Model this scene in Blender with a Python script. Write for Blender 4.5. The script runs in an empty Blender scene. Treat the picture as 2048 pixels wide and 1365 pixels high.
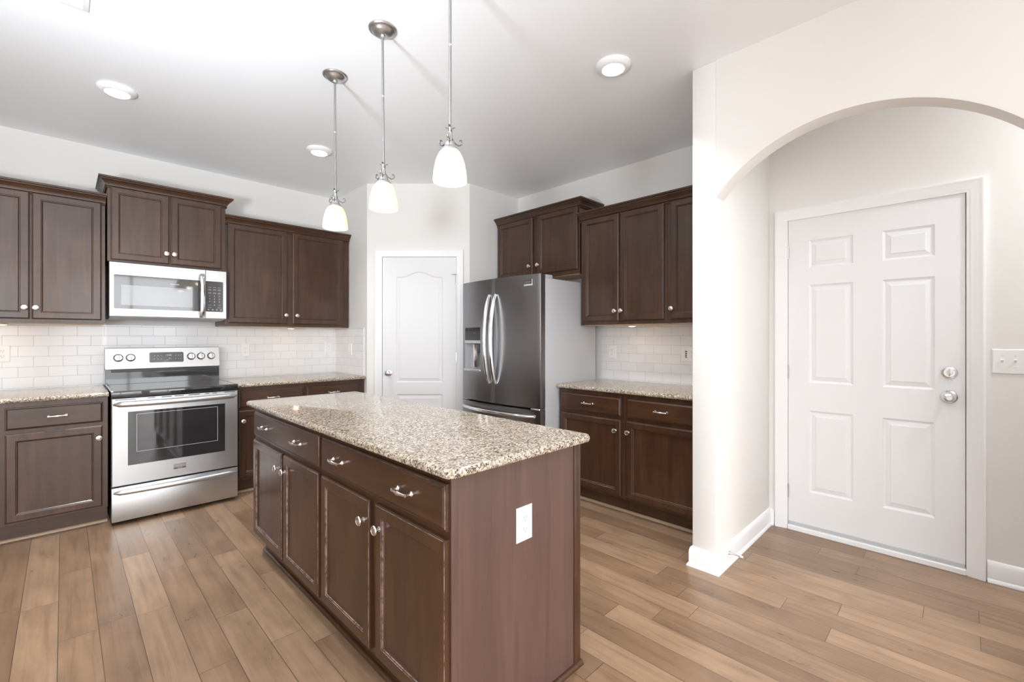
import bpy, bmesh, math, random
from mathutils import Vector, Matrix
PI = math.pi
C = bpy.context.scene.collection
sc = bpy.context.scene

# ------------------------------------------------------------------ camera
cd = bpy.data.cameras.new('camera')
cam = bpy.data.objects.new('camera', cd)
C.objects.link(cam)
cam.location = (0, 0, 1.28)
cam.rotation_euler = (PI/2, 0, -math.radians(44.9))
cd.sensor_width = 36
cd.lens = 36*900/2048
cd.shift_y = -6.5/2048
cd.clip_start = 0.02
sc.camera = cam

# ------------------------------------------------------------------ exposure, world
sc.view_settings.view_transform = 'Standard'
sc.view_settings.look = 'None'
sc.view_settings.gamma = 1
sc.view_settings.use_curve_mapping = False
EXPOSURE = 0.36
SKY, GROUND = 6.5, 3.4
FILL_A, FILL_B, DOWN, ENTRY, PENDANT, PUCK = 34.0, 38.0, 5.5, 15.0, 0.36, 0.11  # first two power the unseen lamps added to bounce light off the ceiling
sc.view_settings.exposure = EXPOSURE
sc.cycles.max_bounces = 14
sc.cycles.diffuse_bounces = 8
sc.cycles.glossy_bounces = 6
sc.cycles.transmission_bounces = 8
sc.cycles.sample_clamp_indirect = 6
sc.cycles.caustics_reflective = False
sc.cycles.caustics_refractive = False
w = bpy.data.worlds.new('daylight')
sc.world = w
w.use_nodes = True
_nt = w.node_tree; _bg = _nt.nodes['Background']
# sky above the horizon, sunlit ground below it
_tc = _nt.nodes.new('ShaderNodeTexCoord'); _sp = _nt.nodes.new('ShaderNodeSeparateXYZ'); _rp = _nt.nodes.new('ShaderNodeMapRange')
_nt.links.new(_tc.outputs['Generated'], _sp.inputs[0]); _nt.links.new(_sp.outputs[2], _rp.inputs[0])
_rp.inputs[1].default_value = -0.03; _rp.inputs[2].default_value = 0.03; _rp.inputs[3].default_value = GROUND; _rp.inputs[4].default_value = SKY
_nt.links.new(_rp.outputs[0], _bg.inputs[1])
_bg.inputs[0].default_value = (0.94, 0.965, 0.99, 1)

def portal(name, loc, rot, sx, sy):
    ld = bpy.data.lights.new(name, 'AREA')
    ld.shape = 'RECTANGLE'; ld.size = sx; ld.size_y = sy
    ld.cycles.is_portal = True
    o = bpy.data.objects.new(name, ld); C.objects.link(o)
    o.location = loc; o.rotation_euler = rot
    return o
XW, YS, YB, XR, ZC = -3.2, -3.4, 4.82, 3.48, 2.785
portal('window_daylight', (XW-0.02, -1.8, 1.325), (0, -PI/2, 0), 2.55, 2.8)
portal('window_daylight', (1.0, YS-0.02, 1.325), (PI/2, 0, 0), 2.2, 2.55)
portal('window_daylight', (-1.7, YS-0.02, 1.325), (PI/2, 0, 0), 2.4, 2.55)

# ------------------------------------------------------------------ materials
MATS = {}
def newmat(name):
    m = bpy.data.materials.new(name); m.use_nodes = True
    nt = m.node_tree; nt.nodes.clear()
    out = nt.nodes.new('ShaderNodeOutputMaterial')
    b = nt.nodes.new('ShaderNodeBsdfPrincipled')
    nt.links.new(b.outputs[0], out.inputs[0])
    MATS[name] = m
    return m, nt, b
def N(nt, t, **kw):
    n = nt.nodes.new(t)
    for k, v in kw.items(): setattr(n, k, v)
    return n
def L(nt, a, b): nt.links.new(a, b)
def ramp(nt, fac, stops, interp='LINEAR'):
    r = N(nt, 'ShaderNodeValToRGB'); r.color_ramp.interpolation = interp
    el = r.color_ramp.elements
    while len(el) < len(stops): el.new(0.5)
    for e, (p, c) in zip(el, stops):
        e.position = p; e.color = (c[0], c[1], c[2], 1)
    L(nt, fac, r.inputs[0])
    return r.outputs[0]
def objcoord(nt, scale=(1, 1, 1), rot=(0, 0, 0), loc=(0, 0, 0), rnd=0.0):
    tc = N(nt, 'ShaderNodeTexCoord')
    mp = N(nt, 'ShaderNodeMapping')
    mp.inputs['Scale'].default_value = scale; mp.inputs['Rotation'].default_value = rot
    src = tc.outputs['Object']
    if rnd:
        oi = N(nt, 'ShaderNodeObjectInfo')
        mu = N(nt, 'ShaderNodeMath', operation='MULTIPLY'); mu.inputs[1].default_value = rnd
        L(nt, oi.outputs['Random'], mu.inputs[0])
        ad = N(nt, 'ShaderNodeVectorMath', operation='ADD')
        L(nt, src, ad.inputs[0]); L(nt, mu.outputs[0], ad.inputs[1]); src = ad.outputs[0]
    mp.inputs['Location'].default_value = loc
    L(nt, src, mp.inputs['Vector'])
    return mp.outputs[0]
def noise(nt, vec, scale, detail=3, rough=0.5, dist=0.0):
    n = N(nt, 'ShaderNodeTexNoise')
    n.inputs['Scale'].default_value = scale; n.inputs['Detail'].default_value = detail
    n.inputs['Roughness'].default_value = rough; n.inputs['Distortion'].default_value = dist
    L(nt, vec, n.inputs['Vector'])
    return n.outputs['Fac']
def mixc(nt, fac, a, b, mode='MIX'):
    m = N(nt, 'ShaderNodeMix', data_type='RGBA', blend_type=mode)
    if isinstance(fac, float): m.inputs[0].default_value = fac
    else: L(nt, fac, m.inputs[0])
    for i, v in ((6, a), (7, b)):
        if isinstance(v, tuple): m.inputs[i].default_value = (*v, 1)
        else: L(nt, v, m.inputs[i])
    return m.outputs[2]
def bump(nt, b, h, strength, dist=0.001):
    bp = N(nt, 'ShaderNodeBump'); bp.inputs['Strength'].default_value = strength
    bp.inputs['Distance'].default_value = dist
    L(nt, h, bp.inputs['Height']); L(nt, bp.outputs[0], b.inputs['Normal'])
def plain(name, col, rough=0.5, metal=0.0, coat=0.0, spec=0.5, emit=None, es=0.0):
    m, nt, b = newmat(name)
    b.inputs['Base Color'].default_value = (*col, 1); b.inputs['Roughness'].default_value = rough
    b.inputs['Metallic'].default_value = metal; b.inputs['Coat Weight'].default_value = coat
    b.inputs['Specular IOR Level'].default_value = spec
    if emit:
        b.inputs['Emission Color'].default_value = (*emit, 1); b.inputs['Emission Strength'].default_value = es
    return m

def paint(name, col, rough, tex=0.05):
    m, nt, b = newmat(name)
    v = objcoord(nt)
    b.inputs['Base Color'].default_value = (*col, 1); b.inputs['Roughness'].default_value = rough
    bump(nt, b, noise(nt, v, 260, 2), tex, 0.0006)
    return m
WALLP = paint('wall_paint', (0.79, 0.775, 0.75), 0.7)
CEILP = paint('ceiling_paint', (0.905, 0.925, 0.95), 0.3, 0.02)
TRIMP = paint('trim_paint', (0.84, 0.845, 0.855), 0.28, 0.02)
DOORP = paint('door_paint', (0.78, 0.78, 0.79), 0.5, 0.02)

def wood(name, axis):
    m, nt, b = newmat(name)
    sc_ = (14, 14, 1.1) if axis == 'z' else (1.1, 14, 14)
    v = objcoord(nt, sc_, rnd=7.0)
    v2 = objcoord(nt, (2.2, 2.2, 1.6), rnd=5.0)
    g = noise(nt, v, 1.6, 6, 0.62, 0.6)
    bl = noise(nt, v2, 2.2, 4, 0.6, 0.4)
    c1 = ramp(nt, g, [(0.22, (0.038, 0.0142, 0.0054)), (0.52, (0.067, 0.0274, 0.0112)), (0.8, (0.098, 0.0435, 0.0195))])
    c2 = ramp(nt, bl, [(0.3, (0.66, 0.62, 0.6)), (0.7, (1.0, 1.0, 1.0))])
    L(nt, mixc(nt, 1.0, c1, c2, 'MULTIPLY'), b.inputs['Base Color'])
    b.inputs['Roughness'].default_value = 0.38
    b.inputs['Specular IOR Level'].default_value = 0.45
    b.inputs['Coat Weight'].default_value = 0.42; b.inputs['Coat Roughness'].default_value = 0.17
    bump(nt, b, g, 0.05, 0.0004)
    return m
WOODV = wood('cherry_wood_upright', 'z')
WOODH = wood('cherry_wood_level', 'x')
def lam():
    m, nt, b = newmat('wood_veneer_panel')
    v = objcoord(nt, (9, 9, 0.55), rnd=3.0)
    g = noise(nt, v, 1.8, 7, 0.6, 1.6)
    c = ramp(nt, g, [(0.25, (0.082, 0.044, 0.033)), (0.5, (0.104, 0.057, 0.044)), (0.75, (0.128, 0.072, 0.056))])
    L(nt, c, b.inputs['Base Color'])
    b.inputs['Roughness'].default_value = 0.42
    b.inputs['Coat Weight'].default_value = 0.2; b.inputs['Coat Roughness'].default_value = 0.3
    return m
VENEER = lam()
DARKGAP = plain('dark_recess', (0.012, 0.009, 0.008), 0.6)
MAPLE = plain('raw_maple', (0.66, 0.48, 0.30), 0.5)
OAK = plain('oak_shoe', (0.36, 0.25, 0.165), 0.4)

def granite():
    m, nt, b = newmat('speckled_granite')
    v = objcoord(nt)
    vo = N(nt, 'ShaderNodeTexVoronoi'); vo.inputs['Scale'].default_value = 155
    L(nt, v, vo.inputs['Vector'])
    sep = N(nt, 'ShaderNodeSeparateColor'); L(nt, vo.outputs['Color'], sep.inputs[0])
    c1 = ramp(nt, sep.outputs[0], [(0.0, (0.025, 0.02, 0.016)), (0.17, (0.12, 0.082, 0.05)), (0.30, (0.30, 0.22, 0.135)),
                                   (0.48, (0.48, 0.385, 0.275)), (0.68, (0.66, 0.59, 0.50)), (0.86, (0.42, 0.37, 0.31))], 'CONSTANT')
    vo2 = N(nt, 'ShaderNodeTexVoronoi'); vo2.inputs['Scale'].default_value = 330
    L(nt, v, vo2.inputs['Vector'])
    sep2 = N(nt, 'ShaderNodeSeparateColor'); L(nt, vo2.outputs['Color'], sep2.inputs[0])
    c2 = ramp(nt, sep2.outputs[1], [(0.0, (0.012, 0.011, 0.010)), (0.18, (0.18, 0.135, 0.09)), (0.38, (0.50, 0.42, 0.32)), (0.72, (0.74, 0.70, 0.64))], 'CONSTANT')
    big = noise(nt, v, 7, 3, 0.6)
    f = ramp(nt, big, [(0.35, (0.25, 0.25, 0.25)), (0.65, (0.5, 0.5, 0.5))])
    L(nt, mixc(nt, f, c1, c2), b.inputs['Base Color'])
    b.inputs['Roughness'].default_value = 0.10
    b.inputs['Specular IOR Level'].default_value = 0.4
    return m
GRANITE = granite()

def floor_mat():
    m, nt, b = newmat('plank_floor')
    tc = N(nt, 'ShaderNodeTexCoord')
    sp = N(nt, 'ShaderNodeSeparateXYZ'); L(nt, tc.outputs['Object'], sp.inputs[0])
    ad = N(nt, 'ShaderNodeMath', operation='ADD'); ad.inputs[1].default_value = 12.7-0.237
    L(nt, sp.outputs[0], ad.inputs[0])
    ay = N(nt, 'ShaderNodeMath', operation='ADD'); ay.inputs[1].default_value = 20.0
    L(nt, sp.outputs[1], ay.inputs[0])
    cb = N(nt, 'ShaderNodeCombineXYZ'); L(nt, ay.outputs[0], cb.inputs[0]); L(nt, ad.outputs[0], cb.inputs[1])
    br = N(nt, 'ShaderNodeTexBrick'); br.offset = 0.37; br.offset_frequency = 3; br.squash = 0.72; br.squash_frequency = 2
    br.inputs['Scale'].default_value = 1; br.inputs['Brick Width'].default_value = 1.05; br.inputs['Row Height'].default_value = 0.127
    br.inputs['Mortar Size'].default_value = 0.0012; br.inputs['Mortar Smooth'].default_value = 0.1; br.inputs['Bias'].default_value = 0
    br.inputs['Color1'].default_value = (0, 0, 0, 1); br.inputs['Color2'].default_value = (1, 1, 1, 1); br.inputs['Mortar'].default_value = (0.5, 0.5, 0.5, 1)
    L(nt, cb.outputs[0], br.inputs['Vector'])
    rnd = br.outputs['Color']
    # every plank carries its own shift of the grain
    sh = N(nt, 'ShaderNodeVectorMath', operation='SCALE'); sh.inputs['Scale'].default_value = 9.0; L(nt, rnd, sh.inputs[0])
    a2 = N(nt, 'ShaderNodeVectorMath', operation='ADD'); L(nt, cb.outputs[0], a2.inputs[0]); L(nt, sh.outputs[0], a2.inputs[1])
    mp = N(nt, 'ShaderNodeMapping'); mp.inputs['Scale'].default_value = (1.3, 24, 1); L(nt, a2.outputs[0], mp.inputs[0])
    g = noise(nt, mp.outputs[0], 1.6, 6, 0.62, 0.5)
    mp2 = N(nt, 'ShaderNodeMapping'); mp2.inputs['Scale'].default_value = (2.2, 5, 1); L(nt, a2.outputs[0], mp2.inputs[0])
    g2 = noise(nt, mp2.outputs[0], 1.8, 3, 0.55, 0.4)
    base = ramp(nt, rnd, [(0.0, (0.22, 0.134, 0.079)), (0.5, (0.285, 0.179, 0.109)), (1.0, (0.355, 0.232, 0.146))])
    gr = ramp(nt, g, [(0.22, (0.66, 0.63, 0.60)), (0.48, (0.97, 0.97, 0.97)), (0.78, (1.18, 1.17, 1.15))])
    gr2 = ramp(nt, g2, [(0.3, (0.80, 0.79, 0.78)), (0.7, (1.08, 1.08, 1.08))])
    col = mixc(nt, 1.0, mixc(nt, 1.0, base, gr, 'MULTIPLY'), gr2, 'MULTIPLY')
    seam = mixc(nt, br.outputs['Fac'], col, (0.085, 0.052, 0.034))
    L(nt, seam, b.inputs['Base Color'])
    rr = ramp(nt, g2, [(0.3, (0.27, 0.27, 0.27)), (0.7, (0.36, 0.36, 0.36))])
    L(nt, rr, b.inputs['Roughness'])
    inv = N(nt, 'ShaderNodeMath', operation='SUBTRACT'); inv.inputs[0].default_value = 1.0; L(nt, br.outputs['Fac'], inv.inputs[1])
    hm = N(nt, 'ShaderNodeMath', operation='MULTIPLY_ADD'); L(nt, g, hm.inputs[0]); hm.inputs[1].default_value = 0.12; L(nt, inv.outputs[0], hm.inputs[2])
    bump(nt, b, hm.outputs[0], 0.35, 0.0012)
    return m
FLOORM = floor_mat()

def tile_mat(name, ax, phase):
    m, nt, b = newmat(name)
    tc = N(nt, 'ShaderNodeTexCoord')
    sp = N(nt, 'ShaderNodeSeparateXYZ'); L(nt, tc.outputs['Object'], sp.inputs[0])
    ad = N(nt, 'ShaderNodeMath', operation='ADD'); ad.inputs[1].default_value = 15.3+phase; L(nt, sp.outputs[ax], ad.inputs[0])
    az = N(nt, 'ShaderNodeMath', operation='ADD'); az.inputs[1].default_value = 0.0757*40-1.2945; L(nt, sp.outputs[2], az.inputs[0])
    cb = N(nt, 'ShaderNodeCombineXYZ'); L(nt, ad.outputs[0], cb.inputs[0]); L(nt, az.outputs[0], cb.inputs[1])
    br = N(nt, 'ShaderNodeTexBrick'); br.offset = 0.5; br.offset_frequency = 2; br.squash = 1
    br.inputs['Scale'].default_value = 1; br.inputs['Brick Width'].default_value = 0.1537; br.inputs['Row Height'].default_value = 0.0757
    br.inputs['Mortar Size'].default_value = 0.0022; br.inputs['Mortar Smooth'].default_value = 0.6
    br.inputs['Color1'].default_value = (0.80, 0.805, 0.82, 1); br.inputs['Color2'].default_value = (0.84, 0.845, 0.855, 1)
    br.inputs['Mortar'].default_value = (0.62, 0.62, 0.63, 1)
    L(nt, cb.outputs[0], br.inputs['Vector'])
    L(nt, br.outputs['Color'], b.inputs['Base Color'])
    b.inputs['Roughness'].default_value = 0.12
    inv = N(nt, 'ShaderNodeMath', operation='SUBTRACT'); inv.inputs[0].default_value = 1.0; L(nt, br.outputs['Fac'], inv.inputs[1])
    bump(nt, b, inv.outputs[0], 0.5, 0.0015)
    return m
TILEX = tile_mat('subway_tile_long', 0, 0.2255-0.1537)
TILEY = tile_mat('subway_tile_short', 1, 0.02)

def steel(name, col, rough, sc_=(3, 3, 90)):
    m, nt, b = newmat(name)
    v = objcoord(nt, sc_)
    g = noise(nt, v, 8, 3, 0.6)
    L(nt, ramp(nt, g, [(0.3, tuple(c*0.97 for c in col)), (0.7, col)]), b.inputs['Base Color'])
    b.inputs['Metallic'].default_value = 1.0
    rr = ramp(nt, g, [(0.3, (rough,)*3), (0.7, (rough+0.03,)*3)])
    L(nt, rr, b.inputs['Roughness'])
    return m
STEEL = steel('brushed_steel', (0.60, 0.605, 0.61), 0.34)
STEELD = steel('brushed_steel_dark', (0.33, 0.33, 0.335), 0.28, (160, 160, 2))
BRIGHT = plain('bright_steel', (0.74, 0.74, 0.74), 0.16, 1.0)
NICKEL = plain('satin_nickel', (0.78, 0.74, 0.70), 0.26, 1.0)
NICKELD = plain('brushed_nickel_dark', (0.60, 0.60, 0.605), 0.33, 1.0)
RODM = plain('brushed_nickel_rod', (0.36, 0.36, 0.365), 0.3, 1.0)
CHROME = plain('chrome', (0.82, 0.82, 0.83), 0.1, 1.0)
GRAYPAINT = plain('gray_enamel', (0.50, 0.51, 0.53), 0.38)
BLACKGLASS = plain('black_glass', (0.02, 0.02, 0.022), 0.05, 0, 0.6)
SMOKEGLASS = plain('smoked_glass', (0.055, 0.056, 0.058), 0.06, 0, 0.55)
OVENGLASS = plain('oven_glass', (0.03, 0.03, 0.032), 0.04, 0, 1.0)
WINGLASS = plain('microwave_window', (0.20, 0.205, 0.21), 0.12, 0, 0.5)
BLACKPL = plain('black_enamel', (0.016, 0.016, 0.017), 0.3)
DARKPL = plain('dark_plastic', (0.07, 0.07, 0.075), 0.35)
WHITEPL = plain('white_plastic', (0.86, 0.86, 0.85), 0.3)
SLOT = plain('socket_slot', (0.16, 0.16, 0.16), 0.5)
WHITEINK = plain('white_print', (0.75, 0.75, 0.75), 0.5)
GRAYINK = plain('gray_print', (0.30, 0.30, 0.31), 0.5)
LENS = plain('lamp_lens', (0.9, 0.9, 0.9), 0.4, emit=(1.0, 0.97, 0.93), es=9.0)
PUCKLENS = plain('puck_lens', (0.9, 0.85, 0.75), 0.4, emit=(1.0, 0.72, 0.45), es=10.0)
BULB = plain('bulb_glass', (0.95, 0.9, 0.8), 0.3, emit=(1.0, 0.86, 0.62), es=2.5)
RUBBER = plain('white_rubber', (0.8, 0.8, 0.8), 0.6)
def shade_mat():
    m = bpy.data.materials.new('alabaster_glass'); m.use_nodes = True
    nt = m.node_tree; nt.nodes.clear()
    out = N(nt, 'ShaderNodeOutputMaterial')
    v = objcoord(nt, (1, 1, 1), rnd=4.0)
    g = noise(nt, v, 16, 5, 0.6, 2.2)
    col = ramp(nt, g, [(0.3, (0.93, 0.85, 0.71)), (0.55, (0.97, 0.93, 0.85)), (0.75, (1.0, 0.98, 0.94))])
    tr = N(nt, 'ShaderNodeBsdfTranslucent'); L(nt, col, tr.inputs[0])
    di = N(nt, 'ShaderNodeBsdfDiffuse'); L(nt, col, di.inputs[0])
    gl = N(nt, 'ShaderNodeBsdfGlossy'); gl.inputs['Roughness'].default_value = 0.15
    m1 = N(nt, 'ShaderNodeMixShader'); m1.inputs[0].default_value = 0.45; L(nt, tr.outputs[0], m1.inputs[1]); L(nt, di.outputs[0], m1.inputs[2])
    m2 = N(nt, 'ShaderNodeMixShader'); m2.inputs[0].default_value = 0.05; L(nt, m1.outputs[0], m2.inputs[1]); L(nt, gl.outputs[0], m2.inputs[2])
    L(nt, m2.outputs[0], out.inputs[0])
    return m
SHADE = shade_mat()

# ------------------------------------------------------------------ mesh helpers
def obj(name, bm, mat, parent=None, smooth=35):
    bmesh.ops.remove_doubles(bm, verts=bm.verts, dist=1e-6)
    bmesh.ops.recalc_face_normals(bm, faces=bm.faces)
    me = bpy.data.meshes.new(name)
    bm.to_mesh(me); bm.free()
    if mat: me.materials.append(mat)
    if smooth:
        for p in me.polygons: p.use_smooth = True
        me.set_sharp_from_angle(angle=math.radians(smooth))
    o = bpy.data.objects.new(name, me); C.objects.link(o)
    if parent: o.parent = parent
    return o
def tag(o, label, cat, group=None, kind=None):
    o['label'] = label; o['category'] = cat
    if group: o['group'] = group
    if kind: o['kind'] = kind
    return o
def thing(name, label, cat, loc=(0, 0, 0), rz=0.0, group=None, kind=None):
    o = bpy.data.objects.new(name, None); C.objects.link(o)
    o.empty_display_size = 0.1
    o.location = loc; o.rotation_euler = (0, 0, rz)
    return tag(o, label, cat, group, kind)
def B(): return bmesh.new()
def box(bm, x0, x1, y0, y1, z0, z1, bev=0.0, seg=1):
    vs = [bm.verts.new((x, y, z)) for x in (x0, x1) for y in (y0, y1) for z in (z0, z1)]
    fs = [bm.faces.new([vs[i] for i in q]) for q in ((0, 1, 3, 2), (4, 6, 7, 5), (0, 4, 5, 1), (2, 3, 7, 6), (0, 2, 6, 4), (1, 5, 7, 3))]
    if bev:
        es = list({e for f in fs for e in f.edges})
        bmesh.ops.bevel(bm, geom=es, offset=bev, segments=seg, affect='EDGES', profile=0.5)
    return bm
def boxm(*a, **k): return box(B(), *a, **k)
def lathe(bm, prof, seg=24, M=None):
    """prof: (radius, height) pairs about local z."""
    rings = []
    for r, z in prof:
        if r < 1e-6: rings.append([bm.verts.new((0, 0, z))])
        else: rings.append([bm.verts.new((r*math.cos(2*PI*i/seg), r*math.sin(2*PI*i/seg), z)) for i in range(seg)])
    for a, b in zip(rings, rings[1:]):
        for i in range(seg):
            j = (i+1) % seg
            if len(a) == 1 and len(b) > 1: bm.faces.new((a[0], b[i], b[j]))
            elif len(b) == 1 and len(a) > 1: bm.faces.new((a[i], a[j], b[0]))
            elif len(a) > 1: bm.faces.new((a[i], a[j], b[j], b[i]))
    if M is not None:
        bmesh.ops.transform(bm, matrix=M, verts=[v for r in rings for v in r])
    return bm
OUT = Matrix.Rotation(PI/2, 4, 'X')      # local z axis turned to -y (out of a front)
def outm(x, z, y=0.0): return Matrix.Translation((x, y, z)) @ OUT
def tube(bm, pts, rad, seg=10, flat=1.0, cap=True, up=None):
    pts = [Vector(p) for p in pts]
    n = len(pts)
    rads = rad if isinstance(rad, (list, tuple)) else [rad]*n
    ref = Vector(up) if up else None
    rings = []
    for i, p in enumerate(pts):
        t = (pts[min(i+1, n-1)]-pts[max(i-1, 0)]).normalized()
        if ref is None:
            ref = Vector((0, 0, 1)) if abs(t.z) < 0.9 else Vector((1, 0, 0))
        s = t.cross(ref).normalized(); u = s.cross(t).normalized()
        if not up: ref = u
        r = rads[i]
        rings.append([bm.verts.new(p + s*(r*math.cos(2*PI*k/seg)) + u*(r*flat*math.sin(2*PI*k/seg))) for k in range(seg)])
    for a, b in zip(rings, rings[1:]):
        for k in range(seg):
            j = (k+1) % seg
            bm.faces.new((a[k], a[j], b[j], b[k]))
    if cap:
        bm.faces.new(rings[0][::-1]); bm.faces.new(rings[-1])
    return bm
def rings_loft(bm, rings, close_first=False, close_last=True):
    vr = [[bm.verts.new(p) for p in r] for r in rings]
    for a, b in zip(vr, vr[1:]):
        n = len(a)
        for k in range(n):
            j = (k+1) % n
            bm.faces.new((a[k], a[j], b[j], b[k]))
    if close_first: bm.faces.new(vr[0][::-1])
    if close_last: bm.faces.new(vr[-1])
    return bm
def front_slab(x0, x1, z0, z1, prof):
    """a door or drawer front standing on y=0 and coming out to -y; prof: (inset, out) pairs from the rim inwards."""
    rings = []
    for i, d in prof:
        rings.append([(x0+i, -d, z0+i), (x1-i, -d, z0+i), (x1-i, -d, z1-i), (x0+i, -d, z1-i)])
    return rings_loft(B(), rings, True, True)
DOORPROF = [(0, 0), (0, 0.014), (0.0015, 0.0155), (0.0045, 0.0165), (0.0052, 0.0182), (0.008, 0.020), (0.0425, 0.020), (0.0445, 0.0182), (0.0452, 0.0158), (0.0488, 0.0152), (0.0500, 0.0120), (0.0535, 0.0085), (0.0540, 0.0080)]
DRAWERPROF = [(0, 0), (0, 0.011), (0.0015, 0.0125), (0.0055, 0.0135), (0.0062, 0.0155), (0.0125, 0.020)]
def sweep(path, prof, closed_prof=True):
    """path: 2D points (x, y) with the moulding on the right-hand side of travel; prof: (out, z)."""
    P = [Vector((p[0], p[1])) for p in path]
    n = len(P); rings = []
    for i in range(n):
        d0 = (P[i]-P[i-1]).normalized() if i > 0 else None
        d1 = (P[i+1]-P[i]).normalized() if i < n-1 else None
        if d0 is None: d0 = d1
        if d1 is None: d1 = d0
        n0 = Vector((d0.y, -d0.x)); n1 = Vector((d1.y, -d1.x))
        m = (n0+n1); m = m/(m.dot(n0)) if m.length > 1e-6 else n0
        rings.append([(P[i].x+m.x*o, P[i].y+m.y*o, z) for o, z in prof])
    return rings_loft(B(), rings, True, True)
def crown(w, yb, z, ol, orr, ybl=None, ybr=None):
    """crown moulding round a cabinet front of width w; levels of (out, z)."""
    lv = [(0.0, -0.017), (0.009, -0.017), (0.011, -0.013), (0.009, -0.008), (0.0035, -0.006), (0.0035, -0.001), (0.013, 0.001), (0.014, 0.007), (0.018, 0.017), (0.027, 0.031), (0.040, 0.041), (0.040, 0.047), (0.050, 0.050), (0.050, 0.063)]
    rings = []
    for o, h in lv:
        rings.append([(0-o*ol, -o, z+h), (w+o*orr, -o, z+h), (w+o*orr, yb, z+h), (0-o*ol, yb, z+h)])
    return rings_loft(B(), rings, True, True)
def casing(w, h, width, mat, name, parent=None):
    """U-shaped door casing round an opening 0..w by 0..h, out to -y."""
    prof = [(0.0, 0.0), (0.0, 0.010), (0.006, 0.012), (0.012, 0.0125), (0.020, 0.016), (0.032, 0.0165), (0.040, 0.019), (width-0.016, 0.021), (width-0.008, 0.024), (width, 0.022), (width, 0.0)]
    bm = B()
    vr = []
    for o, d in prof:
        vr.append([bm.verts.new(p) for p in ((-o, -d, 0), (-o, -d, h+o), (w+o, -d, h+o), (w+o, -d, 0))])
    for a, b in zip(vr, vr[1:]):
        for k in range(3): bm.faces.new((a[k], a[k+1], b[k+1], b[k]))
    for k in range(3): bm.faces.new((vr[-1][k], vr[-1][k+1], vr[0][k+1], vr[0][k]))
    for k in (0, 3): bm.faces.new([r[k] for r in vr])
    return obj(name, bm, mat, parent)
def text(name, body, size, loc, mat, parent, rot=(PI/2, 0, 0), align='CENTER'):
    fc = bpy.data.curves.new(name, 'FONT')
    fc.body = body; fc.size = size; fc.align_x = align; fc.align_y = 'CENTER'; fc.extrude = 0.0002
    fc.materials.append(mat)
    tmp = bpy.data.objects.new(name, fc); C.objects.link(tmp)
    me = bpy.data.meshes.new_from_object(tmp.evaluated_get(bpy.context.evaluated_depsgraph_get()))
    bpy.data.objects.remove(tmp)
    o = bpy.data.objects.new(name, me); C.objects.link(o)
    o.parent = parent; o.location = loc; o.rotation_euler = rot
    return o
def rrect(x0, x1, z0, z1, r, y, n=5):
    pts = []
    for cx, cz, a0 in ((x1-r, z1-r, 0), (x0+r, z1-r, 90), (x0+r, z0+r, 180), (x1-r, z0+r, 270)):
        for k in range(n+1):
            a = math.radians(a0+90*k/n)
            pts.append((cx+r*math.cos(a), y, cz+r*math.sin(a)))
    return pts

# ------------------------------------------------------------------ setting
def struct(o, label, cat): return tag(o, label, cat, kind='structure')
struct(obj('floor', boxm(XW-0.2, 3.62, YS-0.2, YB+0.15, -0.1, 0), FLOORM), 'brown hardwood plank floor under the whole kitchen', 'floor')
struct(obj('ceiling', boxm(XW-0.2, 3.62, YS-0.2, YB+0.15, ZC, ZC+0.12), CEILP), 'smooth white ceiling over the kitchen', 'ceiling')
struct(obj('wall_back', boxm(XW-0.15, 2.098, YB, YB+0.12, 0, ZC), WALLP), 'beige wall behind the range and microwave', 'wall')
# pantry corner: return wall, diagonal door wall, second return
bm = B()
PA, PB = (2.098, 4.11), (2.806, 3.402)
foot = [(2.098, YB+0.12), PA, PB, (XR+0.12, 3.402), (XR+0.12, YB+0.12)]
def prism(bm, pts, z0, z1):
    lo = [bm.verts.new((x, y, z0)) for x, y in pts]; hi = [bm.verts.new((x, y, z1)) for x, y in pts]
    n = len(pts)
    for i in range(n):
        j = (i+1) % n; bm.faces.new((lo[i], lo[j], hi[j], hi[i]))
    bm.faces.new(lo[::-1]); bm.faces.new(hi)
    return bm
# front walls of the pantry cut by the doorway
q = 0.7071068
def dg(a, d=0.0): return (PA[0]+a*q+d*q, PA[1]-a*q+d*q)
prism(bm, [(2.098, YB), PA, dg(0.148), dg(0.148, 0.045), (2.30, 4.2), (2.2, YB)], 0, ZC)
prism(bm, [dg(0.874), PB, (XR, 3.402), (XR, 3.50), (2.86, 3.50), dg(0.874, 0.045)], 0, ZC)
prism(bm, [dg(0.148), dg(0.874), dg(0.874, 0.045), dg(0.148, 0.045)], 2.070, ZC)
prism(bm, [dg(0.0, 0.047), dg(1.0, 0.047), dg(1.0, 0.10), dg(0.0, 0.10)], 0, ZC)
struct(obj('wall_corner', bm, WALLP, smooth=0), 'beige angled pantry wall in the back corner with a doorway', 'wall')
struct(obj('wall_right', boxm(XR, XR+0.12, 0.947, 3.50, 0, ZC), WALLP), 'beige wall behind the fridge and its neighbouring cabinets', 'wall')
bm = B()
box(bm, 2.505, 3.47, 0.947, 1.0775, 0, ZC, 0.006, 2)
struct(obj('wall_partition', bm, WALLP), 'short beige wall between the kitchen cabinets and the entry', 'wall')
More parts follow.
